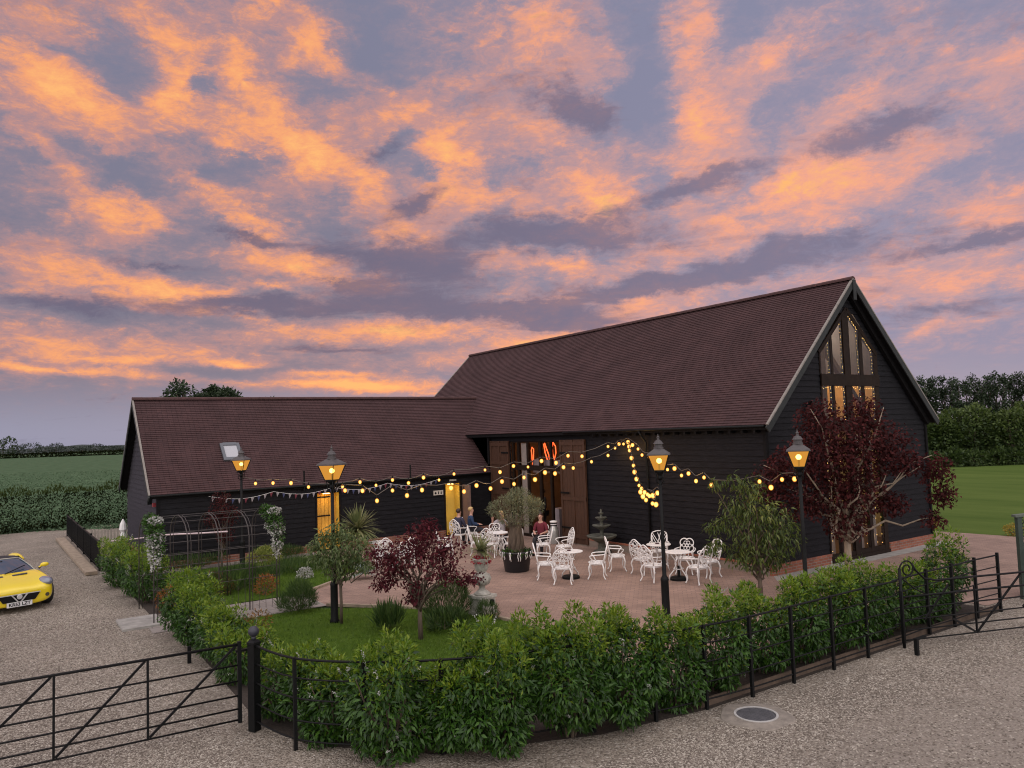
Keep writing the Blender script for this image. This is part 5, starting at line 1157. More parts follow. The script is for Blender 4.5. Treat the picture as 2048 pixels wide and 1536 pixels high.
# ------------------------------------------------------------------ laurel hedge and other planting
def laurel(label, x, y, rx, ry, h, n=2600, new=.22, fl=0, seed=0, group='laurel shrubs of the boundary hedge', ln=.098, name='laurel_shrub', mats=('laurel', 'laurel_new')):
    rng = np.random.default_rng(seed + 100); t = thing(name, label, 'shrub', (x, y, 0), 0, group)
    lb = blobs(0, 0, h * .46, rx * .92, ry * .92, h * .50, 17, rng, .34)
    for k in range(7):
        a = rng.uniform(0, 6.28); q = rng.uniform(.2, .8); hh = h * rng.uniform(.9, 1.08); r_ = rng.uniform(.09, .17)
        lb.append((math.cos(a) * rx * q, math.sin(a) * ry * q, hh - .2, r_, r_, .24))
    b = MB()
    for k in range(6):
        a = k * 1.05 + rng.uniform(-.3, .3); b.tube([(.05 * math.cos(a), .05 * math.sin(a), 0), (rx * .3 * math.cos(a), ry * .3 * math.sin(a), h * .35), (rx * .6 * math.cos(a), ry * .6 * math.sin(a), h * .75)], [.02, .015, .006], 5)
    b.build('stem', 'bark', t)
    n = int(n * 1.4); P, Nn = lobes_points(lb, n, rng, .45, .04, .8)
    # new growth: light shoots standing at the top of the plant
    top = (P[:, 2] > h * .60) & (rng.random(len(P)) < np.clip((P[:, 2] / h - .52) * 2.2 * (new / .22), 0, .93)); side = (~top) & (rng.random(len(P)) < .035)
    yn = top | side
    D = Nn * .9 + np.where(yn[:, None], np.array([0, 0, .75]), np.array([0, 0, -.35])) + rng.normal(size=P.shape) * .38
    leaves('foliage', mats[0], t, P[~yn], D[~yn], ln, ln * .36, rng, .35, .22, Nn[~yn] + np.array([0, 0, .6]))
    leaves('lighter_growth', mats[1], t, P[yn], D[yn], ln * .78, ln * .27, rng, .3, .2)
    if fl:
        P, Nn = lobes_points(lb, fl, rng, .08, .2); b = MB(); V = []; DD = []
        for p, q in zip(P, Nn):
            d = unit(q * .6 + np.array([0, 0, .55]) + rng.normal(size=3) * .25); 
            for s_ in np.linspace(0, .13, 16): V.append(p + d * s_ + rng.normal(size=3) * .008); DD.append(rng.normal(size=3) + d)
        leaves('flower_spikes', 'flower', t, np.array(V), np.array(DD), .022, .02, rng)
    return t
HB = [ ('laurel shrub filling the low gap between the flower-spiked shrub and the broad one', -12.20, -4.42, .50, .46, 1.05, 2200, 8),
  # along the curved fence, then along the straight run, left to right
 ('laurel shrub hugging the ball-topped gate post and the first railing', -13.62, -1.75, .42, .55, .92, 1500, 10),
 ('laurel shrub behind the first gap of the curved railing', -13.25, -3.05, .50, .50, .98, 2000, 16),
 ('laurel shrub filling the corner beside the ball-topped gate post', -13.25, -2.15, .60, .68, 1.0, 2600, 8),
 ('laurel shrub with white flower spikes behind the first curved railing post', -12.93, -4.02, .76, .66, 1.42, 3600, 26),
 ('broad laurel shrub at the middle of the curve, spilling through the rails', -11.75, -4.72, .82, .70, 1.48, 5200, 16),
 ('tall dense laurel shrub at the front of the hedge, nearest the viewer', -10.75, -4.98, .74, .72, 1.55, 5200, 4),
 ('laurel shrub below the stone urn, between two railing posts', -9.85, -5.05, .70, .66, 1.52, 4600, 2),
 ('small laurel shrub in front of the open brick paving', -8.95, -5.10, .55, .56, 1.30, 2600, 0),
 ('flowering laurel shrub with pale sprays left of the manhole', -7.98, -5.02, .68, .62, 1.42, 3600, 26),
 ('laurel shrub behind the manhole with bronze young leaves', -6.75, -4.92, .66, .62, 1.30, 3200, 0),
 ('laurel shrub below the drooping cherry tree trunk', -5.85, -4.94, .66, .60, 1.38, 3200, 0),
 ('laurel shrub in front of the gable lamp post base', -4.90, -4.94, .66, .62, 1.36, 3200, 3),
 ('large laurel shrub just left of the swan-neck gate', -3.90, -4.86, .74, .66, 1.44, 3400, 4),
 ('low laurel shrub behind the swan-neck scroll', -2.75, -4.90, .62, .55, 1.15, 2200, 0),
 ('knee-high laurel shrub between the scroll and the pointed laurel', -1.80, -4.90, .60, .55, 1.08, 2200, 0),
 ('pointed laurel shrub rising above the gate rails at the right', -0.60, -4.75, .62, .55, 1.55, 2600, 3)]
for i, (lb, x, y, rx, ry, h, n, fl) in enumerate(HB): laurel(lb, x, y, rx, ry, h, n, .22, fl, i)
LB2 = [('low laurel shrub on the gravel edge nearest the ball-topped post', -13.6, .35, .55, .75, .88, 2200, 6), ('bright laurel shrub on the gravel edge, second from the gate', -13.55, 1.75, .62, .70, 1.02, 2600, 8),
       ('bright laurel shrub between the gate stop and the rose tunnel', -13.6, 3.05, .68, .66, 1.18, 2800, 6), ('large laurel shrub at the near foot of the rose tunnel', -13.55, 4.30, .70, .66, 1.25, 2800, 6),
       ('dark flowering laurel shrub at the far foot of the rose tunnel', -13.85, 8.55, .55, .60, 1.22, 2000, 16), ('laurel shrub left of the rose tunnel with bare lower stems', -13.85, 9.85, .62, .68, 1.25, 2000, 5),
       ('rounded laurel shrub at the kerb before the railing', -13.95, 11.6, .68, .75, 1.28, 2000, 4), ('laurel shrub at the near end of the close-barred railing', -13.95, 13.2, .62, .75, 1.18, 1800, 2)]
for i, (lb, x, y, rx, ry, h, n, fl) in enumerate(LB2): laurel(lb, x, y, rx, ry, h, n, .34, fl, 40 + i)
def mound(name, label, x, y, rx, ry, h, n, m, ln, wd, up, seed, cat='shrub', z0=0):
    rng = np.random.default_rng(seed); t = thing(name, label, cat, (x, y, z0))
    lb = blobs(0, 0, h * .42, rx, ry, h * .56, 8, rng, .45); P, Nn = lobes_points(lb, n, rng, .55, .01)
    leaves('foliage', m, t, P, Nn + np.array([0, 0, up]) + rng.normal(size=P.shape) * .35, ln, wd, rng, .15, .15)
    b = MB(); 
    for k in range(5): a = k * 1.26; b.tube([(0, 0, 0), (rx * .5 * math.cos(a), ry * .5 * math.sin(a), h * .6)], [.012, .005], 5)
    b.build('stem', 'bark', t); return t
mound('lavender', 'fine green lavender mound at the right foot of the rose tunnel', -11.15, 4.75, .48, .48, .62, 2600, 'lavender', .17, .012, 1.4, 1, 'lavender')
mound('lavender', 'fine green lavender mound between the purple maple and the urn', -8.95, 1.75, .58, .55, .78, 3000, 'lavender', .18, .012, 1.4, 2, 'lavender')
mound('lavender', 'grey lavender tuft at the foot of the urn plinth', -8.25, 1.05, .24, .24, .42, 700, 'lavender', .14, .010, 1.6, 3, 'lavender')
mound('iris_clump', 'upright clump of iris leaves on the front lawn', -10.25, 1.75, .30, .30, .42, 340, 'lavender', .34, .03, 2.4, 4, 'iris')
mound('box_shrub', 'clipped yellow green box shrub near the wing wall', -10.05, 11.2, .62, .62, .88, 2600, 'box', .055, .035, .3, 5)
mound('azalea', 'small orange tinged shrub inside the rose tunnel', -11.2, 7.35, .36, .36, .55, 650, 'orange', .06, .03, .5, 6)
mound('azalea', 'bronze and green shrub behind the rose tunnel wires', -12.1, 8.3, .42, .42, .62, 800, leafmat('bronze_leaf', (.06, .07, .02), (.22, .09, .03)), .06, .03, .5, 7)
mound('azalea', 'orange leaved shrub on the lawn beside the corner gate post hedge', -12.75, 2.75, .42, .42, .60, 700, leafmat('rust_leaf', (.10, .10, .03), (.30, .13, .03)), .06, .03, .6, 8)
mound('azalea', 'little orange shrub at the threshold slab of the rose tunnel', -13.6, 7.1, .22, .26, .65, 420, 'orange', .06, .03, .6, 9)
mound('border_plants', 'tall soft grassy planting along the far side of the rose tunnel', -11.6, 8.4, 1.0, .5, .6, 2200, 'lavender', .26, .014, 1.8, 10, 'planting')
mound('border_plants', 'low green border plants under the box shrub', -9.4, 10.0, .9, .6, .42, 1600, 'lavender', .2, .014, 1.6, 11, 'planting')
mound('white_flowered_plant', 'low plant with white flowers near the rear lawn kerb', -9.6, 8.9, .28, .28, .35, 500, 'flower', .05, .035, .6, 12, 'flowers')
mound('border_plants', 'grassy border plants against the brick foot of the low wing, left', -11.9, 13.2, 1.0, .35, .45, 1500, 'lavender', .2, .014, 1.6, 16, 'planting')
mound('border_plants', 'grassy border plants against the brick foot of the low wing, below the dark wall', -9.0, 13.25, 1.0, .35, .40, 1500, 'lavender', .2, .014, 1.6, 17, 'planting')
mound('fern', 'low green ferns at the foot of the purple maple', -9.35, .95, .5, .4, .38, 700, 'lavender', .2, .03, 1.0, 13, 'fern')
mound('gold_shrub', 'small golden plant at the lawn corner by the gable end', 10.95, 1.55, .28, .24, .42, 500, leafmat('gold_leaf', (.24, .19, .03), (.42, .30, .04)), .06, .035, .8, 14)
mound('gold_shrub', 'small golden plant on the lawn edge beside the trellis', 11.1, -1.1, .28, .26, .42, 500, leafmat('gold_leaf', (.24, .19, .03), (.42, .30, .04)), .06, .035, .8, 15)
# ------------------------------------------------------------------ trees
def tree(name, label, cat, loc, trunk_h, r0, lobes, n, m, ln, wd, seed, droop=.25, dirw=(.8, 0., .5), bark='bark', nb=16, group=None, depth=.6, carve=.75, wob=.05, top_m=None):
    rng = np.random.default_rng(seed); t = thing(name, label, cat, loc, 0, group)
    b = MB(); b.tube([(0, 0, 0), (rng.normal() * .02, rng.normal() * .02, trunk_h * .5), (0, 0, trunk_h)], [r0 * 1.12, r0, r0 * .9], 8)
    Lb = np.array(lobes)
    tips, _ = lobes_points(lobes, nb, rng, .4, trunk_h * .8, .7)
    for tp in tips:
        st = np.array([0, 0, trunk_h * rng.uniform(.75, 1.0)]); pts = []
        for i in range(7):
            s_ = i / 6; p = st + (tp - st) * np.array([s_ ** 1.3, s_ ** 1.3, s_ ** .85]); pts.append(p + rng.normal(size=3) * wob * (0 < i < 6))
        b.tube(pts, [r0 * .55 * (1 - .88 * i / 6) + .003 for i in range(7)], 5)
    b.build('trunk', bark, t, True)
    P, Nn = lobes_points(lobes, n, rng, depth, trunk_h * .5, carve)
    if top_m:
        up_ = (Nn[:, 2] > .35) & (rng.random(len(P)) < .75)
        leaves('lighter_growth', top_m, t, P[up_], Nn[up_] * dirw[0] + np.array([0, 0, dirw[1] + .3]) + rng.normal(size=P[up_].shape) * dirw[2], ln, wd, rng, droop, .2); P, Nn = P[~up_], Nn[~up_]  # upward-facing leaves take a lighter leaf colour
    leaves('crown', m, t, P, Nn * dirw[0] + np.array([0, 0, dirw[1]]) + rng.normal(size=P.shape) * dirw[2], ln, wd, rng, droop, .2)
    return t
r1 = np.random.default_rng(21)
# purple maple on the front lawn: open, vase shaped, one lower tier to the right
lob = [(0, 0, 1.75, .55, .55, .40), (-.45, .1, 1.62, .42, .42, .30), (.42, -.05, 1.72, .45, .42, .34), (.15, .2, 2.05, .36, .36, .26), (-.35, .25, 1.3, .45, .42, .2), (.3, -.3, 1.35, .4, .4, .22), (.75, -.25, 1.2, .32, .3, .12), (-.65, -.05, 1.12, .30, .3, .12), (0, .1, 1.05, .32, .32, .2), (.35, .3, 2.2, .2, .2, .18), (-.75, .1, 1.7, .2, .2, .16), (-.1, 0, .82, .25, .25, .12)]
tree('purple_maple', 'small purple leaved maple with open crown on the front lawn', 'maple tree', (-10.08, .61, 0), .72, .045, [(-.0 + a * 1.12 * .83 + b_ * .0, b_ * 1.1 - a * .62, c, d, e, f) for a, b_, c, d, e, f in lob], 4300, 'redleaf', .082, .042, 31, .3, (.6, -.1, .9), nb=30, depth=.95, carve=.45, wob=.04)
lob = [(0, 0, 3.3, 1.15, 1.15, .95), (-.9, .2, 3.0, .8, .8, .6), (.95, -.2, 3.3, .75, .75, .7), (-1.45, .3, 2.75, .6, .6, .42), (-.5, .1, 4.05, .55, .55, .55), (.6, .0, 4.2, .45, .45, .45), (.1, 0, 2.3, .9, .9, .7), (-1.0, 0, 2.05, .65, .6, .4), (1.35, -.3, 2.95, .38, .4, .28), (2.05, -.3, 2.75, .40, .42, .42), (2.2, -.3, 2.15, .36, .36, .30), (1.05, -.2, 2.0, .45, .45, .30), (1.95, -.3, 1.6, .30, .3, .22), (0, 0, 1.55, .55, .55, .4), (-1.7, .2, 2.3, .4, .4, .25)]
ROT = lambda L_: [(a * math.cos(-TH) - b_ * math.sin(-TH), a * math.sin(-TH) + b_ * math.cos(-TH), c, d, e, f) for a, b_, c, d, e, f in L_]
tree('purple_maple', 'large dark purple maple with layered crown before the glazed gable', 'maple tree', (.08, -2.15, 0), 1.35, .085, ROT(lob), 14000, 'redleaf2', .10, .06, 32, .3, (.5, -.05, .9), 'palebark', 24, depth=.85, carve=.55, wob=.08)
lob = [(0, 0, 1.6, .6, .6, .5), (.05, 0, 2.0, .5, .5, .42), (-.35, .1, 2.15, .42, .42, .35), (-.1, 0, 2.62, .34, .34, .28), (-.45, .1, 2.75, .22, .22, .16), (.42, 0, 1.85, .42, .42, .40), (.6, .05, 1.35, .40, .4, .35), (-.75, .1, 1.8, .28, .28, .2), (-1.0, .1, 1.72, .18, .2, .13), (-.85, .1, 1.35, .25, .25, .16), (-1.05, .1, 1.25, .18, .18, .13), (-.85, .1, 2.7, .17, .18, .12), (.85, 0, 1.7, .18, .2, .14), (0, 0, 1.05, .45, .45, .35), (.4, 0, .95, .3, .3, .25), (-.4, 0, 1.1, .35, .3, .3)]
tree('cherry_tree', 'small green tree with long drooping leaves at the barn corner', 'tree', (-2.75, -1.75, 0), .62, .05, ROT(lob), 2700, 'cherryleaf', .145, .038, 33, .5, (.6, -.75, .45), nb=22, depth=.8, carve=.6)
lob = [(0, 0, 1.55, .45, .45, .4), (-.4, 0, 1.5, .35, .35, .28), (.35, 0, 1.6, .36, .36, .35), (0, 0, 1.98, .28, .28, .26), (-.35, 0, 1.85, .2, .2, .2), (.5, 0, 1.3, .28, .28, .2), (0, 0, 1.2, .35, .35, .25), (-.55, 0, 1.7, .16, .16, .14)]
tree('cherry_tree', 'young green cherry tree tied beside the front lawn lamp post', 'tree', (-10.82, 2.93, 0), .95, .035, ROT(lob), 2400, leafmat('young_cherry_leaf', (.055, .095, .03), (.17, .22, .08), .45, .35), .11, .035, 34, .4, (.6, -.45, .5), nb=16, depth=.85, carve=.55)
lob = [(0, 0, 1.75, .42, .42, .5), (-.3, 0, 1.6, .3, .3, .3), (.3, 0, 1.7, .3, .3, .3), (0, 0, 2.2, .3, .3, .3), (.1, 0, 1.1, .3, .3, .3)]
tree('purple_maple', 'slim dark red maple behind the rose tunnel by the low wing', 'maple tree', (-11.05, 12.5, 0), .6, .035, ROT(lob), 1800, 'redleaf2', .075, .04, 35, .3, (.6, 0., .9), nb=14, depth=.9, carve=.5)
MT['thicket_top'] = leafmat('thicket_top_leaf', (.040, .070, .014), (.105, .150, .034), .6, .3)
# ------------------------------------------------------------------ background planting
def gpt(x, D): p = PD(x, 900, D); return (float(p[0]), float(p[1]), 0.0)
hd = thing('field_hedge', 'long dark field hedge at the far end of the gravel drive', 'hedge', (-16, 31, 0))
hr_ = np.random.default_rng(50); lb = []
for i in range(34): lb.append((-14 + i * .86, hr_.normal() * .12 - .2 + i * .06, 1.0, .85, .85, 1.02 + hr_.normal() * .07))
P, Nn = lobes_points(lb, 26000, hr_, .3, .02, .85); tp = P[:, 2] > 1.72
leaves('foliage', 'hedge', hd, P[~tp], Nn[~tp] + hr_.normal(size=P[~tp].shape) * .8, .11, .07, hr_); leaves('lighter_growth', 'hedge_top', hd, P[tp], Nn[tp] * .4 + (0, 0, 1.) + hr_.normal(size=P[tp].shape) * .4, .17, .05, hr_)
SHR = [(1842, 3.7, 1.8), (1872, 4.5, 1.9), (1903, 4.1, 2.0), (1946, 5.3, 2.6), (1992, 4.4, 2.0), (2026, 5.1, 2.0), (2072, 4.7, 2.4)]
SL = ['leafy thicket tree partly hidden by the gable edge', 'dark round thicket tree just right of the barn gable', 'rounded thicket tree above the maple branch tip', 'broadest thicket tree at the back of the right lawn', 'thicket tree between the broadest one and the picture edge', 'thicket tree above the lattice trellis', 'thicket tree cut by the right picture edge']
for i, (x, h, r_) in enumerate(SHR):
    q = np.random.default_rng(60 + i); Dp = 66 + q.uniform(-1.5, 1.5)
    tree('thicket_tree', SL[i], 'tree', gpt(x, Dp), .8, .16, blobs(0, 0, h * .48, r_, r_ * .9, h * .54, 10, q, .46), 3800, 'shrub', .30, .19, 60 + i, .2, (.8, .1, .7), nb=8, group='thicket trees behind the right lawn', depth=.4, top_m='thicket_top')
for i in range(5):
    q = np.random.default_rng(80 + i); mound('lawn_edge_bush', ['low dark bush at the foot of the thicket, near the gable', 'low bush below the rounded thicket tree', 'low bush below the broadest thicket tree', 'pale low bush at the thicket foot over the gold plants', 'low bush at the thicket foot by the trellis'][i], *gpt(1868 + i * 42, 63.2)[:2], 1.5, 1.0, 1.5, 900, 'shrub', .26, .16, .2, 90 + i)
ptop = [762, 752, 758, 756, 757, 752, 760, 757, 753, 757, 752, 748, 746, 745, 744, 748, 750]
q0 = np.random.default_rng(7)
for i, ty in enumerate(ptop):
    x = 1834 + i * 15.2 + q0.uniform(-3, 3); q = np.random.default_rng(120 + i); Dp = 112 + q.uniform(-2, 2); zt = HC + (hz(x) - ty) / F_PX * Dp
    lb = [(q.normal() * .12, q.normal() * .12, z, .95 * q.uniform(.6, 1.3) * (1.0 if z < zt - 1.5 else .6), .8, .75) for z in np.linspace(zt * .40, zt - .5, 7) + q.normal(size=7) * .25] + [(q.normal() * .5, q.normal() * .4, q.uniform(1.8, 3.6), .5, .5, .4) for _ in range(3)]
    tree('poplar', ['slender poplar half behind the gable verge', 'slender poplar in the left third of the poplar row', 'slender poplar in the middle of the poplar row', 'slender poplar in the right third of the poplar row'][min(3, 0 if i < 2 else 1 + (i - 2) // 5)], 'poplar tree', gpt(x, Dp), zt * .55, .13, lb, 1400, 'poplar', .32, .22, 140 + i, .2, (.5, .3, .8), nb=10, group='poplars in a row behind the lawn' if i > 1 else 'poplars half behind the gable verge', depth=.95, carve=.4)
for i, (x, ty, w_, Dp) in enumerate(((364, 757, 1.05, 47), (400, 785, .5, 46), (428, 771, .62, 48), (458, 775, .75, 47), (541, 792, .6, 48))):
    q = np.random.default_rng(170 + i); zt = HC + (hz(x) - ty) / F_PX * Dp
    tree('ash_tree', ['dark leafy tree top, tallest above the low ridge', 'smallest dark tuft of tree top between two taller ones on the low ridge', 'narrow dark tree top third along the low ridge', 'rounded dark tree top above the low wing lamp', 'faint dark twigs of a tree top far along the low ridge'][i], 'tree', gpt(x, Dp), zt * .6, .14, blobs(0, 0, zt - w_ * 1.0, w_ * 1.1, w_ * 1.1, w_ * 1.15, 9, q, .36), 900 if i != 4 else 160, 'poplar', .24, .15, 180 + i, .2, (.7, .1, .7), nb=12, depth=.8, carve=.5)
FT = [(-60, 880, 5), (6, 874, 7), (38, 890, 4.5), (62, 887, 5.5), (88, 893, 5), (112, 888.5, 5), (138, 892, 5.5), (165, 893, 5), (190, 890.5, 5), (215, 892, 5), (240, 893, 5), (-20, 892, 5)]
FL = ['far tree left of the picture edge', 'tallest far tree at the left picture edge', 'far tree just right of the tallest one on the horizon', 'far pointed tree on the left horizon', 'low far tree between the two pointed ones', 'second far pointed tree on the left horizon', 'far tree in the middle of the left horizon', 'low wide far tree left of the low wing', 'far tree with a raised crown nearer the low wing', 'far tree second from the low wing verge', 'far tree touching the low wing verge', 'far tree beyond the left edge, low']
for i, (x, ty, w_) in enumerate(FT):
    q = np.random.default_rng(200 + i); Dp = 420 if i in (0, 1) else 640 + q.uniform(-20, 20); zt = max(3.5, HC + (hz(x) + 2 - ty) / F_PX * Dp); w_ *= Dp / 640 * 1.35
    tree('far_tree', FL[i], 'tree', gpt(x, Dp), zt * .4, .3, blobs(0, 0, zt * .52, w_, w_, zt * .5, 9, q, .5), 420, 'fartree' if i > 1 else 'poplar', 1.3, .9, 220 + i, .2, (.6, .2, .8), nb=5, group='far trees on the left horizon', depth=.6)
fh = thing('far_hedge', 'dark hedge line across the far edge of the crop field', 'hedge', gpt(120, 395))
q = np.random.default_rng(240); lb = []
for i in range(70):
    p = np.array(gpt(-60 + i * 5, 395 + q.normal() * .5)) - np.array(gpt(120, 395)); lb.append((p[0], p[1], .9, 1.7, 1.7, 1.1 + q.normal() * .1))
P, Nn = lobes_points(lb, 5000, q, .3, 0.0); leaves('foliage', 'hedge', fh, P, Nn + q.normal(size=P.shape) * .6, .9, .6, q)
q = np.random.default_rng(250); hv = []; hf = []
for i in range(60):
    p = PD(-160 + i * 9, 900, 900); z = 6.5 + 1.2 * math.sin(i * .23) + .7 * math.sin(i * .71 + 1)
    hv += [(p[0], p[1], -1), (p[0], p[1], z)]; d = PD(-160 + i * 9, 900, 1000); hv += [(d[0], d[1], -1)]
for i in range(59): hf += [(3 * i, 3 * i + 3, 3 * i + 4, 3 * i + 1), (3 * i + 1, 3 * i + 4, 3 * i + 5, 3 * i + 2)]
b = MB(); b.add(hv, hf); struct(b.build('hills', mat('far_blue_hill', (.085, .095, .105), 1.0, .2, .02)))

# ------------------------------------------------------------------ people
MT['skin'] = mat('skin', (.52, .30, .23), .6)
def skinned(name, m, parent, bones, pos, rad, sub=1):
    keys = sorted({k for e in bones for k in e}); ix = {k: i for i, k in enumerate(keys)}
    me = bpy.data.meshes.new(name); me.from_pydata([pos[k] for k in keys], [(ix[a], ix[c]) for a, c in bones], []); me.materials.append(MT[m] if isinstance(m, str) else m)
    o = bpy.data.objects.new(name, me); COL.objects.link(o); o.parent = parent
    sk_ = o.modifiers.new('skin', 'SKIN'); sk_.use_smooth_shade = True; d = me.skin_vertices[0].data
    for k in keys: r_ = rad[k]; d[ix[k]].radius = (r_, r_) if not hasattr(r_, '__len__') else r_
    d[ix[bones[0][0]]].use_root = True
    s_ = o.modifiers.new('sub', 'SUBSURF'); s_.levels = sub; s_.render_levels = sub
    return o
def person(label, loc, rz, pose, top, legs, hair, long_hair=False, group='people by the barn'):
    t = thing('person', label, 'person', loc, rz, group); p = {}; r = {}
    sit = pose == 'sit'; hz_ = .50 if sit else .92
    def S(k, v, rad): p[k] = v; r[k] = rad
    S('pel', (0, 0, hz_), (.145, .11)); S('wai', (0, .02, hz_ + .18), (.125, .095)); S('che', (0, .01, hz_ + .38), (.15, .105)); S('nec0', (0, .0, hz_ + .50), (.075, .065)); S('nec', (0, -.015, hz_ + .57), .050)
    S('hd0', (0, -.03, hz_ + .64), (.068, .075)); S('hd1', (0, -.03, hz_ + .73), (.078, .092)); S('hd2', (0, -.02, hz_ + .80), (.060, .070)); S('nose', (0, -.125, hz_ + .70), .012)
    for s_, n_ in ((1, 'l'), (-1, 'r')):
        S('sh' + n_, (s_ * .165, .0, hz_ + .46), .06)
        if pose == 'arms':
            S('el' + n_, (s_ * .28, -.12, hz_ + .36), .042); S('wr' + n_, (s_ * .20, -.26, hz_ + .56), .030)
        elif sit:
            S('el' + n_, (s_ * .23, -.06, hz_ + .22), .043); S('wr' + n_, (s_ * .14, -.28, hz_ + .20), .030)
        else:
            S('el' + n_, (s_ * .235, .01, hz_ + .20), .043); S('wr' + n_, (s_ * .235, -.06, hz_ - .04), .030)
        e, w = np.array(p['el' + n_]), np.array(p['wr' + n_]); d = (w - e) / np.linalg.norm(w - e); sd = np.cross(d, (0, 0, 1)); sd = sd / (np.linalg.norm(sd) + 1e-6)
        S('pa' + n_, tuple(w + d * .08), (.038, .022))
        for j in range(4):
            S(f'f{j}{n_}', tuple(w + d * .10 + sd * (j - 1.5) * .019), .0095); S(f'g{j}{n_}', tuple(w + d * (.16 - .008 * abs(j - 1.3)) + sd * (j - 1.5) * .021 - np.array([0, 0, .015])), .008)
        S('th' + n_, tuple(w + d * .05 - sd * s_ * .035), .011); S('ti' + n_, tuple(w + d * .095 - sd * s_ * .055), .009)
        if sit: S('hi' + n_, (s_ * .10, -.06, hz_), .085); S('kn' + n_, (s_ * .12, -.43, hz_ + .02), .060); S('an' + n_, (s_ * .12, -.44, .09), .040); S('to' + n_, (s_ * .13, -.60, .04), .038)
        else: S('hi' + n_, (s_ * .095, 0, hz_ - .06), .09); S('kn' + n_, (s_ * .10, -.02, .49), .060); S('an' + n_, (s_ * .10, .02, .09), .040); S('to' + n_, (s_ * .12, -.13, .04), .038)
    B_ = [('pel', 'wai'), ('wai', 'che'), ('che', 'nec0'), ('nec0', 'nec'), ('nec', 'hd0'), ('hd0', 'hd1'), ('hd1', 'hd2'), ('hd1', 'nose')]
    for n_ in 'lr':
        B_ += [('nec0', 'sh' + n_), ('sh' + n_, 'el' + n_), ('el' + n_, 'wr' + n_), ('wr' + n_, 'pa' + n_), ('pel', 'hi' + n_), ('hi' + n_, 'kn' + n_), ('kn' + n_, 'an' + n_), ('an' + n_, 'to' + n_), ('wr' + n_, 'th' + n_), ('th' + n_, 'ti' + n_)]
        for j in range(4): B_ += [('pa' + n_, f'f{j}{n_}'), (f'f{j}{n_}', f'g{j}{n_}')]
    body = skinned('body', 'skin', t, B_, p, r)
    def grow(keys, f): return {k: (tuple(np.array(r[k]) * f + .012) if hasattr(r[k], '__len__') else r[k] * f + .010) for k in keys}
    tb = [('pel', 'wai'), ('wai', 'che'), ('che', 'nec0')] + [e for n_ in 'lr' for e in (('nec0', 'sh' + n_), ('sh' + n_, 'el' + n_))]
    if top[1]: tb += [('el' + n_, 'wr' + n_) for n_ in 'lr']
    skinned('top', top[0], t, tb, p, grow({k for e in tb for k in e}, 1.08))
    lb_ = [e for n_ in 'lr' for e in (('pel', 'hi' + n_), ('hi' + n_, 'kn' + n_), ('kn' + n_, 'an' + n_))]
    skinned('trousers', legs, t, lb_, p, grow({k for e in lb_ for k in e}, 1.08))
    h = MB(); c = (0, -.005, hz_ + .765); h.ball(c, (.092, .108, .088), 12, 8)
    h.v = [v for v in h.v]; 
    if long_hair: h.ball((0, .06, hz_ + .64), (.09, .06, .15), 10, 7)
    h.v = [(x, y + (.03 if (y < -.06 and z < hz_ + .78) else 0) * 2.2, z) for x, y, z in h.v]
    h.build('hair', hair, t, True)
    for n_ in 'lr':
        s_ = 1 if n_ == 'l' else -1
        sh = MB(); a = p['to' + n_]; sh.ball((a[0], a[1] + .06, .045), (.045, .13, .045), 8, 6); sh.build('shoe', 'black', t, True)
        e = MB(); e.ball((s_ * .032, -.112, hz_ + .735), .010, 6, 4); e.build('eye', 'black', t, True)
        e = MB(); e.ball((s_ * .082, -.02, hz_ + .715), (.012, .022, .03), 6, 5); e.build('ear', 'skin', t, True)
    e = MB(); e.ball((0, -.108, hz_ + .665), (.024, .010, .007), 8, 4); e.build('mouth', mat('lips', (.30, .10, .09), .6), t, True)
    return t
CB = lambda n_, c: mat(n_, c, .85, .12, 8)
dk_ = CB('dark_trousers', (.03, .03, .04)); blond = mat('blond_hair', (.52, .36, .16), .6, .25, 25); dkh = mat('dark_brown_hair', (.035, .018, .012), .5, .2, 25)
person('blond person in a dark blue jacket sitting by the low wing wall', (-2.55, 11.25, 0), 1.2, 'sit', (CB('navy_jacket', (.02, .045, .11)), True), dk_, blond)
person('dark haired person in a dark top sitting left of the blond one', (-3.15, 11.1, 0), 2.0, 'sit', (CB('dark_top', (.03, .03, .06)), True), dk_, dkh)
person('person in a burgundy sleeveless top seated right of the olive trunk', (-2.05, 7.55, 0), -.9, 'sit', (CB('burgundy_top', (.14, .015, .03)), False), CB('black_skirt', (.02, .02, .025)), dkh, True)
person('person in a pale top behind the olive trunk, one arm raised', (-2.55, 9.2, 0), -1.0, 'arms', (CB('pale_grey_top', (.35, .33, .36)), False), dk_, blond, True).location.z = -.42
person('person in dark clothes standing inside the open doorway', (.42, 10.75, .06), -1.9, 'stand', (CB('black_suit', (.022, .022, .026)), True), dk_, dkh)
person('person in a white top standing inside the glazed door pane', (.75, 9.45, .06), -1.4, 'stand', (CB('white_shirt', (.55, .52, .5)), True), dk_, dkh)
person('person in a dark shirt standing deeper in the bar', (1.5, 10.2, .06), -1.2, 'stand', (CB('brown_shirt', (.10, .06, .03)), True), dk_, blond)

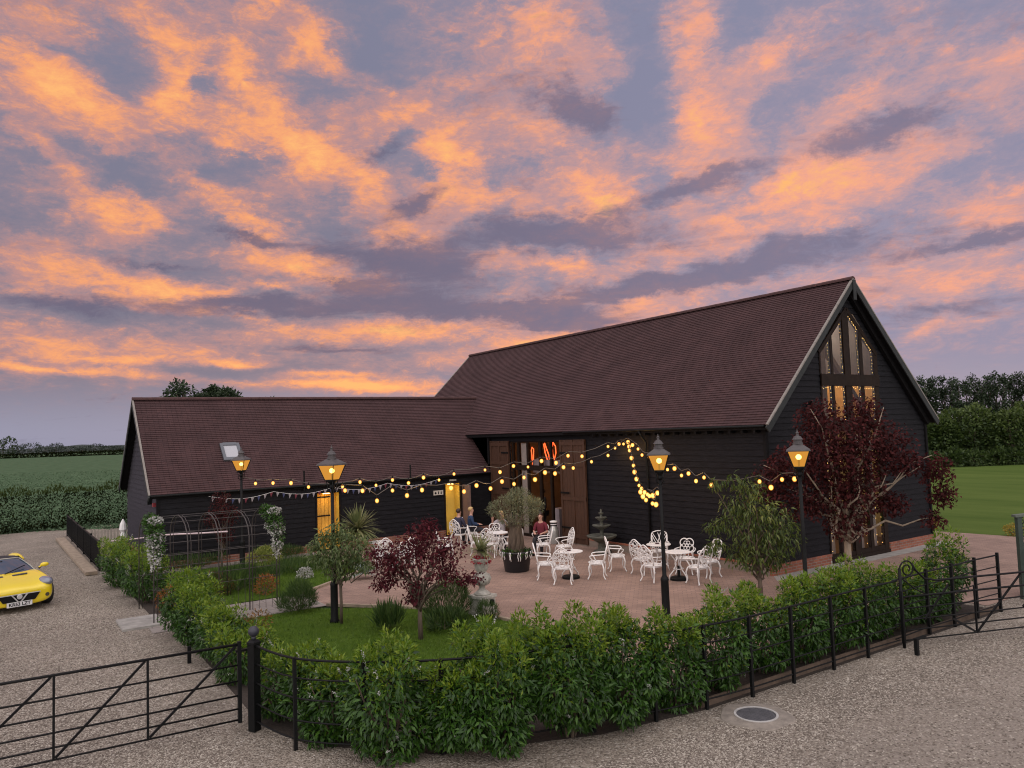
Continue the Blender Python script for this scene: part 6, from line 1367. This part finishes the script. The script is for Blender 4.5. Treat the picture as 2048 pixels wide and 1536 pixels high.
# ------------------------------------------------------------------ yellow sports car
MT['yellow'] = mat('yellow_car_paint', (.78, .60, .02), .22, coat=.6)
car = thing('sports_car', 'yellow two-seat sports car with black soft top parked on the gravel', 'car', (-17.05, 11.52, 0), .25); car.scale = (1.05, 1.05, 1.05)
ST = [(-1.90, .58, .17, .50, .50), (-1.86, .70, .15, .55, .54), (-1.66, .80, .14, .655, .62), (-1.35, .845, .14, .735, .685), (-1.0, .855, .15, .765, .745), (-.72, .855, .15, .80, .80), (-.3, .845, .16, .80, .82), (.3, .84, .16, .82, .84), (.8, .86, .16, .90, .88), (1.2, .87, .16, .94, .90), (1.6, .83, .2, .90, .88), (1.86, .74, .28, .82, .82), (1.9, .60, .36, .72, .74)]
V = []; Fc = []
for (y, hw, zl, zs, zt) in ST:
    half = [(0, zl), (hw * .80, zl), (hw * .985, zl + .10), (hw, zl + (zs - zl) * .55), (hw * .97, zs - .06), (hw * .86, zs), (hw * .55, zt), (hw * .2, zt + .012), (0, zt + .015)]
    full = [(x, z) for x, z in half] + [(-x, z) for x, z in half[-2:0:-1]]; V += [(x, y, z) for x, z in full]
m_ = 16
for i in range(len(ST) - 1):
    for k in range(m_): k2 = (k + 1) % m_; Fc.append((i * m_ + k, i * m_ + k2, (i + 1) * m_ + k2, (i + 1) * m_ + k))
Fc.append(tuple(range(m_ - 1, -1, -1))); Fc.append(tuple((len(ST) - 1) * m_ + k for k in range(m_)))
b = MB(); b.add(V, Fc); bo = b.build('body', 'yellow', car, True); sm = bo.modifiers.new('sub', 'SUBSURF'); sm.levels = 2; sm.render_levels = 2
def patch(name, rows, m, parent=car, th=.0):
    b = MB(); n_ = len(rows[0]); V = [p for r_ in rows for p in r_]; b.add(V, [(i * n_ + j, i * n_ + j + 1, (i + 1) * n_ + j + 1, (i + 1) * n_ + j) for i in range(len(rows) - 1) for j in range(n_ - 1)])
    return b.build(name, m, parent, True)
xs = np.linspace(-1, 1, 11)
ws = [[(x * w, y + .13 * x * x, z - .03 * x * x) for x in xs] for y, z, w in ((-.80, .800, .70), (-.55, .90, .66), (-.28, 1.0, .60), (-.06, 1.07, .54))]
patch('windscreen', ws, mat('blue_grey_windscreen', (.035, .06, .095), .06, spec=.9, coat=.5))
fr2 = MB(); fr2.tube([(x, y - .004, z + .006) for x, y, z in ws[-1]], .014, 6); fr2.tube([ws[0][0], ws[1][0], ws[2][0], ws[3][0]], .014, 6); fr2.tube([ws[0][-1], ws[1][-1], ws[2][-1], ws[3][-1]], .016, 6); fr2.build('screen_surround', mat('silver_trim', (.5, .48, .42), .35), car, True)
rows = [[(x * w, y + .10 * x * x, z - .05 * x * x) for x in xs] for y, z, w in ((-.06, 1.085, .545), (.15, 1.115, .56), (.45, 1.11, .57), (.75, 1.05, .58), (.95, .93, .58))]
patch('soft_top', rows, mat('black_soft_top', (.018, .017, .022), .85, .2, 30))
for s_ in (1, -1):
    patch('side_window', [[(s_ * .70, -.66, .80), (s_ * .80, .1, .83), (s_ * .80, .8, .90)], [(s_ * .55, -.02, 1.06), (s_ * .58, .25, 1.08), (s_ * .59, .75, 1.03)]], mat('dark_side_glass', (.02, .025, .03), .1))
    b = MB(); b.ball((s_ * .70, .95, .90), (.15, .55, .18), 14, 8); b.build('haunch', 'yellow', car, True)
    b = MB(); b.ball((s_ * .925, -.60, .88), (.10, .045, .055), 12, 8); b.tube([(s_ * .80, -.58, .82), (s_ * .88, -.59, .865)], .022, 6); mo = b.build('door_mirror', 'yellow', car, True)
    b = MB(); b.tube([(s_ * .80, -.57, .79), (s_ * .85, -.58, .85)], .026, 6); b.build('mirror_arm', 'black', mo)
    b = MB(); b.ball((s_ * .655, -1.555, .605), (.15, .29, .115), 16, 10); hl = b.build('headlight', mat('headlight_lens', (.16, .18, .24), .08, spec=.9, coat=.6), car, True); hl.rotation_euler = (0, 0, 0)
    b = MB(); b.ball((s_ * .63, -1.70, .60), (.05, .06, .05), 10, 8); b.build('projector', mat('lamp_chrome', (.6, .62, .68), .2, metal=.8), hl, True)
    for yy, r_ in ((-1.18, .30), (1.15, .31)):
        b = MB(); b.lathe([(.10, -.09), (r_ - .03, -.10), (r_, -.07), (r_, .07), (r_ - .03, .10), (.10, .09)], 24); b.v = [(s_ * (.78 + z), yy + x, r_ + y) for x, y, z in b.v]; wh = b.build('wheel', mat('tyre_rubber', (.015, .015, .015), .8), car, True)
        b = MB(); b.lathe([(.02, .08), (.19, .085), (.20, .07)], 16); b.v = [(s_ * (.80 + z), yy + x, r_ + y) for x, y, z in b.v]; b.build('rim', mat('alloy_rim', (.4, .4, .42), .35, metal=.7), wh, True)
    b = MB(); b.add([(s_ * .10, -1.06, .752), (s_ * .42, -1.02, .768), (s_ * .44, -.95, .782), (s_ * .10, -.99, .775), (s_ * .10, -1.06, .742), (s_ * .42, -1.02, .752), (s_ * .44, -.95, .762), (s_ * .10, -.99, .755)], [(0, 1, 2, 3), (4, 7, 6, 5), (0, 4, 5, 1), (1, 5, 6, 2), (2, 6, 7, 3), (3, 7, 4, 0)]); b.build('bonnet_vent', mat('dark_vent', (.03, .025, .035), .6), car)
    b = MB(); b.lathe([(.045, 0), (.045, .03), (.02, .03), (0, .02)], 14); b.v = [(s_ * .60 + x, -1.872 - z * .6 + abs(x) * .0, .33 + y) for x, y, z in b.v]; b.build('fog_light', mat('fog_lamp', (.06, .05, .03), .3), car)
def flat(name, poly, m, y=-1.925, th=.02, parent=car):
    b = MB(); n_ = len(poly); b.add([(x, y, z) for x, z in poly] + [(x, y + th, z) for x, z in poly], [tuple(range(n_)), tuple(range(2 * n_ - 1, n_ - 1, -1))] + [(i, n_ + i, n_ + (i + 1) % n_, (i + 1) % n_) for i in range(n_)]); return b.build(name, m, parent)
gr = flat('grille', [(-.44, .425), (-.33, .265), (.33, .265), (.44, .425)], 'black', -1.925, .10)
silver = mat('silver_emblem', (.55, .55, .54), .3, metal=.3)
eb = MB(); eb.bar((-.165, -1.938, .435), (-.035, -1.945, .27), .022, .045, (0, 1, 0)); eb.bar((.165, -1.938, .435), (.035, -1.945, .27), .022, .045, (0, 1, 0)); eb.bar((-.44, -1.93, .432), (.44, -1.93, .432), .02, .014, (0, 1, 0)); eb.build('grille_vee', silver, gr)
eb = MB(); eb.lathe([(.058, 0), (.058, .012), (.045, .02), (0, .02)], 16); eb.v = [(x, -1.94 - z, .375 + y) for x, y, z in eb.v]; eb.build('round_badge', silver, gr)
pl = flat('number_plate', [(-.26, .155), (.26, .155), (.26, .265), (-.26, .265)], mat('plate_white', (.72, .72, .72), .5), -1.955, .02)
cu = bpy.data.curves.new('plate_text', 'FONT'); cu.body = 'KR53 LZT'; cu.size = .105; cu.align_x = 'CENTER'; cu.align_y = 'CENTER'; cu.extrude = .002; cu.offset = .002
to = bpy.data.objects.new('plate_text_curve', cu); dg_me = None
COL.objects.link(to); bpy.context.view_layer.update(); me = bpy.data.meshes.new_from_object(to.evaluated_get(bpy.context.evaluated_depsgraph_get())); bpy.data.objects.remove(to)
me.materials.clear(); me.materials.append(MT['black']); tx = bpy.data.objects.new('plate_lettering', me); COL.objects.link(tx); tx.parent = pl; tx.rotation_euler = (math.pi / 2, 0, 0); tx.location = (0, -1.962, .21)
w_ = MB(); w_.tube([(-.02, -.86, .80), (.2, -.74, .852), (.40, -.62, .90), (.5, -.55, .915)], .012, 5); w_.build('wiper', 'black', car)
b = MB(); b.box(-.10, .10, -.20, -.16, 1.0, 1.04); b.build('rear_view_mirror', 'black', car)

# ------------------------------------------------------------------ loose gravel stones lying on the drive
def pebbles(name, n, region, smin, smax, seed):
    q = np.random.default_rng(seed); P = []
    while len(P) < n:
        px = q.uniform(region[0], region[2], n * 2); py = region[1] + (region[3] - region[1]) * q.random(n * 2)
        for a, c in zip(px, py):
            p = G(a, c)
            if (p[1] < -5.9 or p[0] < -14.5) and not (p[1] < -7.0 and q.random() < .75): P.append(p)
    P = np.array(P[:n]); base = np.array([[1, 0, 0], [0, 1, 0], [-1, 0, 0], [0, -1, 0], [0, 0, .62], [.55, .55, .45], [-.5, .5, .42], [-.5, -.55, .45], [.5, -.5, .42]])
    T = np.array([[0, 1, 5], [1, 2, 6], [2, 3, 7], [3, 0, 8], [5, 1, 6], [6, 2, 7], [7, 3, 8], [8, 0, 5], [4, 5, 6], [4, 6, 7], [4, 7, 8], [4, 8, 5]])
    S = q.uniform(smin, smax, (n, 1, 1)) * q.uniform(.7, 1.3, (n, 1, 3)) * np.array([1, 1, .8]); A = q.uniform(0, 6.28, n); c, s_ = np.cos(A), np.sin(A)
    B = base[None] * S * (1 + q.normal(size=(n, 9, 3)) * .12); X = B[:, :, 0] * c[:, None] - B[:, :, 1] * s_[:, None]; Y = B[:, :, 0] * s_[:, None] + B[:, :, 1] * c[:, None]
    V = np.stack([X + P[:, 0:1], Y + P[:, 1:2], B[:, :, 2] + .001], 2).reshape(-1, 3); Fc = (T[None] + (np.arange(n) * 9)[:, None, None]).reshape(-1, 3)
    me = bpy.data.meshes.new(name); me.vertices.add(len(V)); me.vertices.foreach_set('co', V.astype(np.float32).ravel()); me.loops.add(Fc.size); me.loops.foreach_set('vertex_index', Fc.astype(np.int32).ravel())
    me.polygons.add(len(Fc)); me.polygons.foreach_set('loop_start', np.arange(0, Fc.size, 3, dtype=np.int32)); me.polygons.foreach_set('loop_total', np.full(len(Fc), 3, np.int32)); me.materials.append(MT['pebble']); me.update(calc_edges=True); me.validate()
    o = bpy.data.objects.new(name, me); COL.objects.link(o); return stuff(o)
MT['pebble'] = leafmat('loose_pebble', (.10, .083, .070), (.46, .42, .365), .85, 0.0, (.235, .20, .17), 0.2)
pebbles('loose_gravel', 52000, (-40, 1245, 2090, 1560), .007, .018, 1)
pebbles('loose_gravel', 9000, (-40, 1100, 520, 1260), .010, .020, 2)
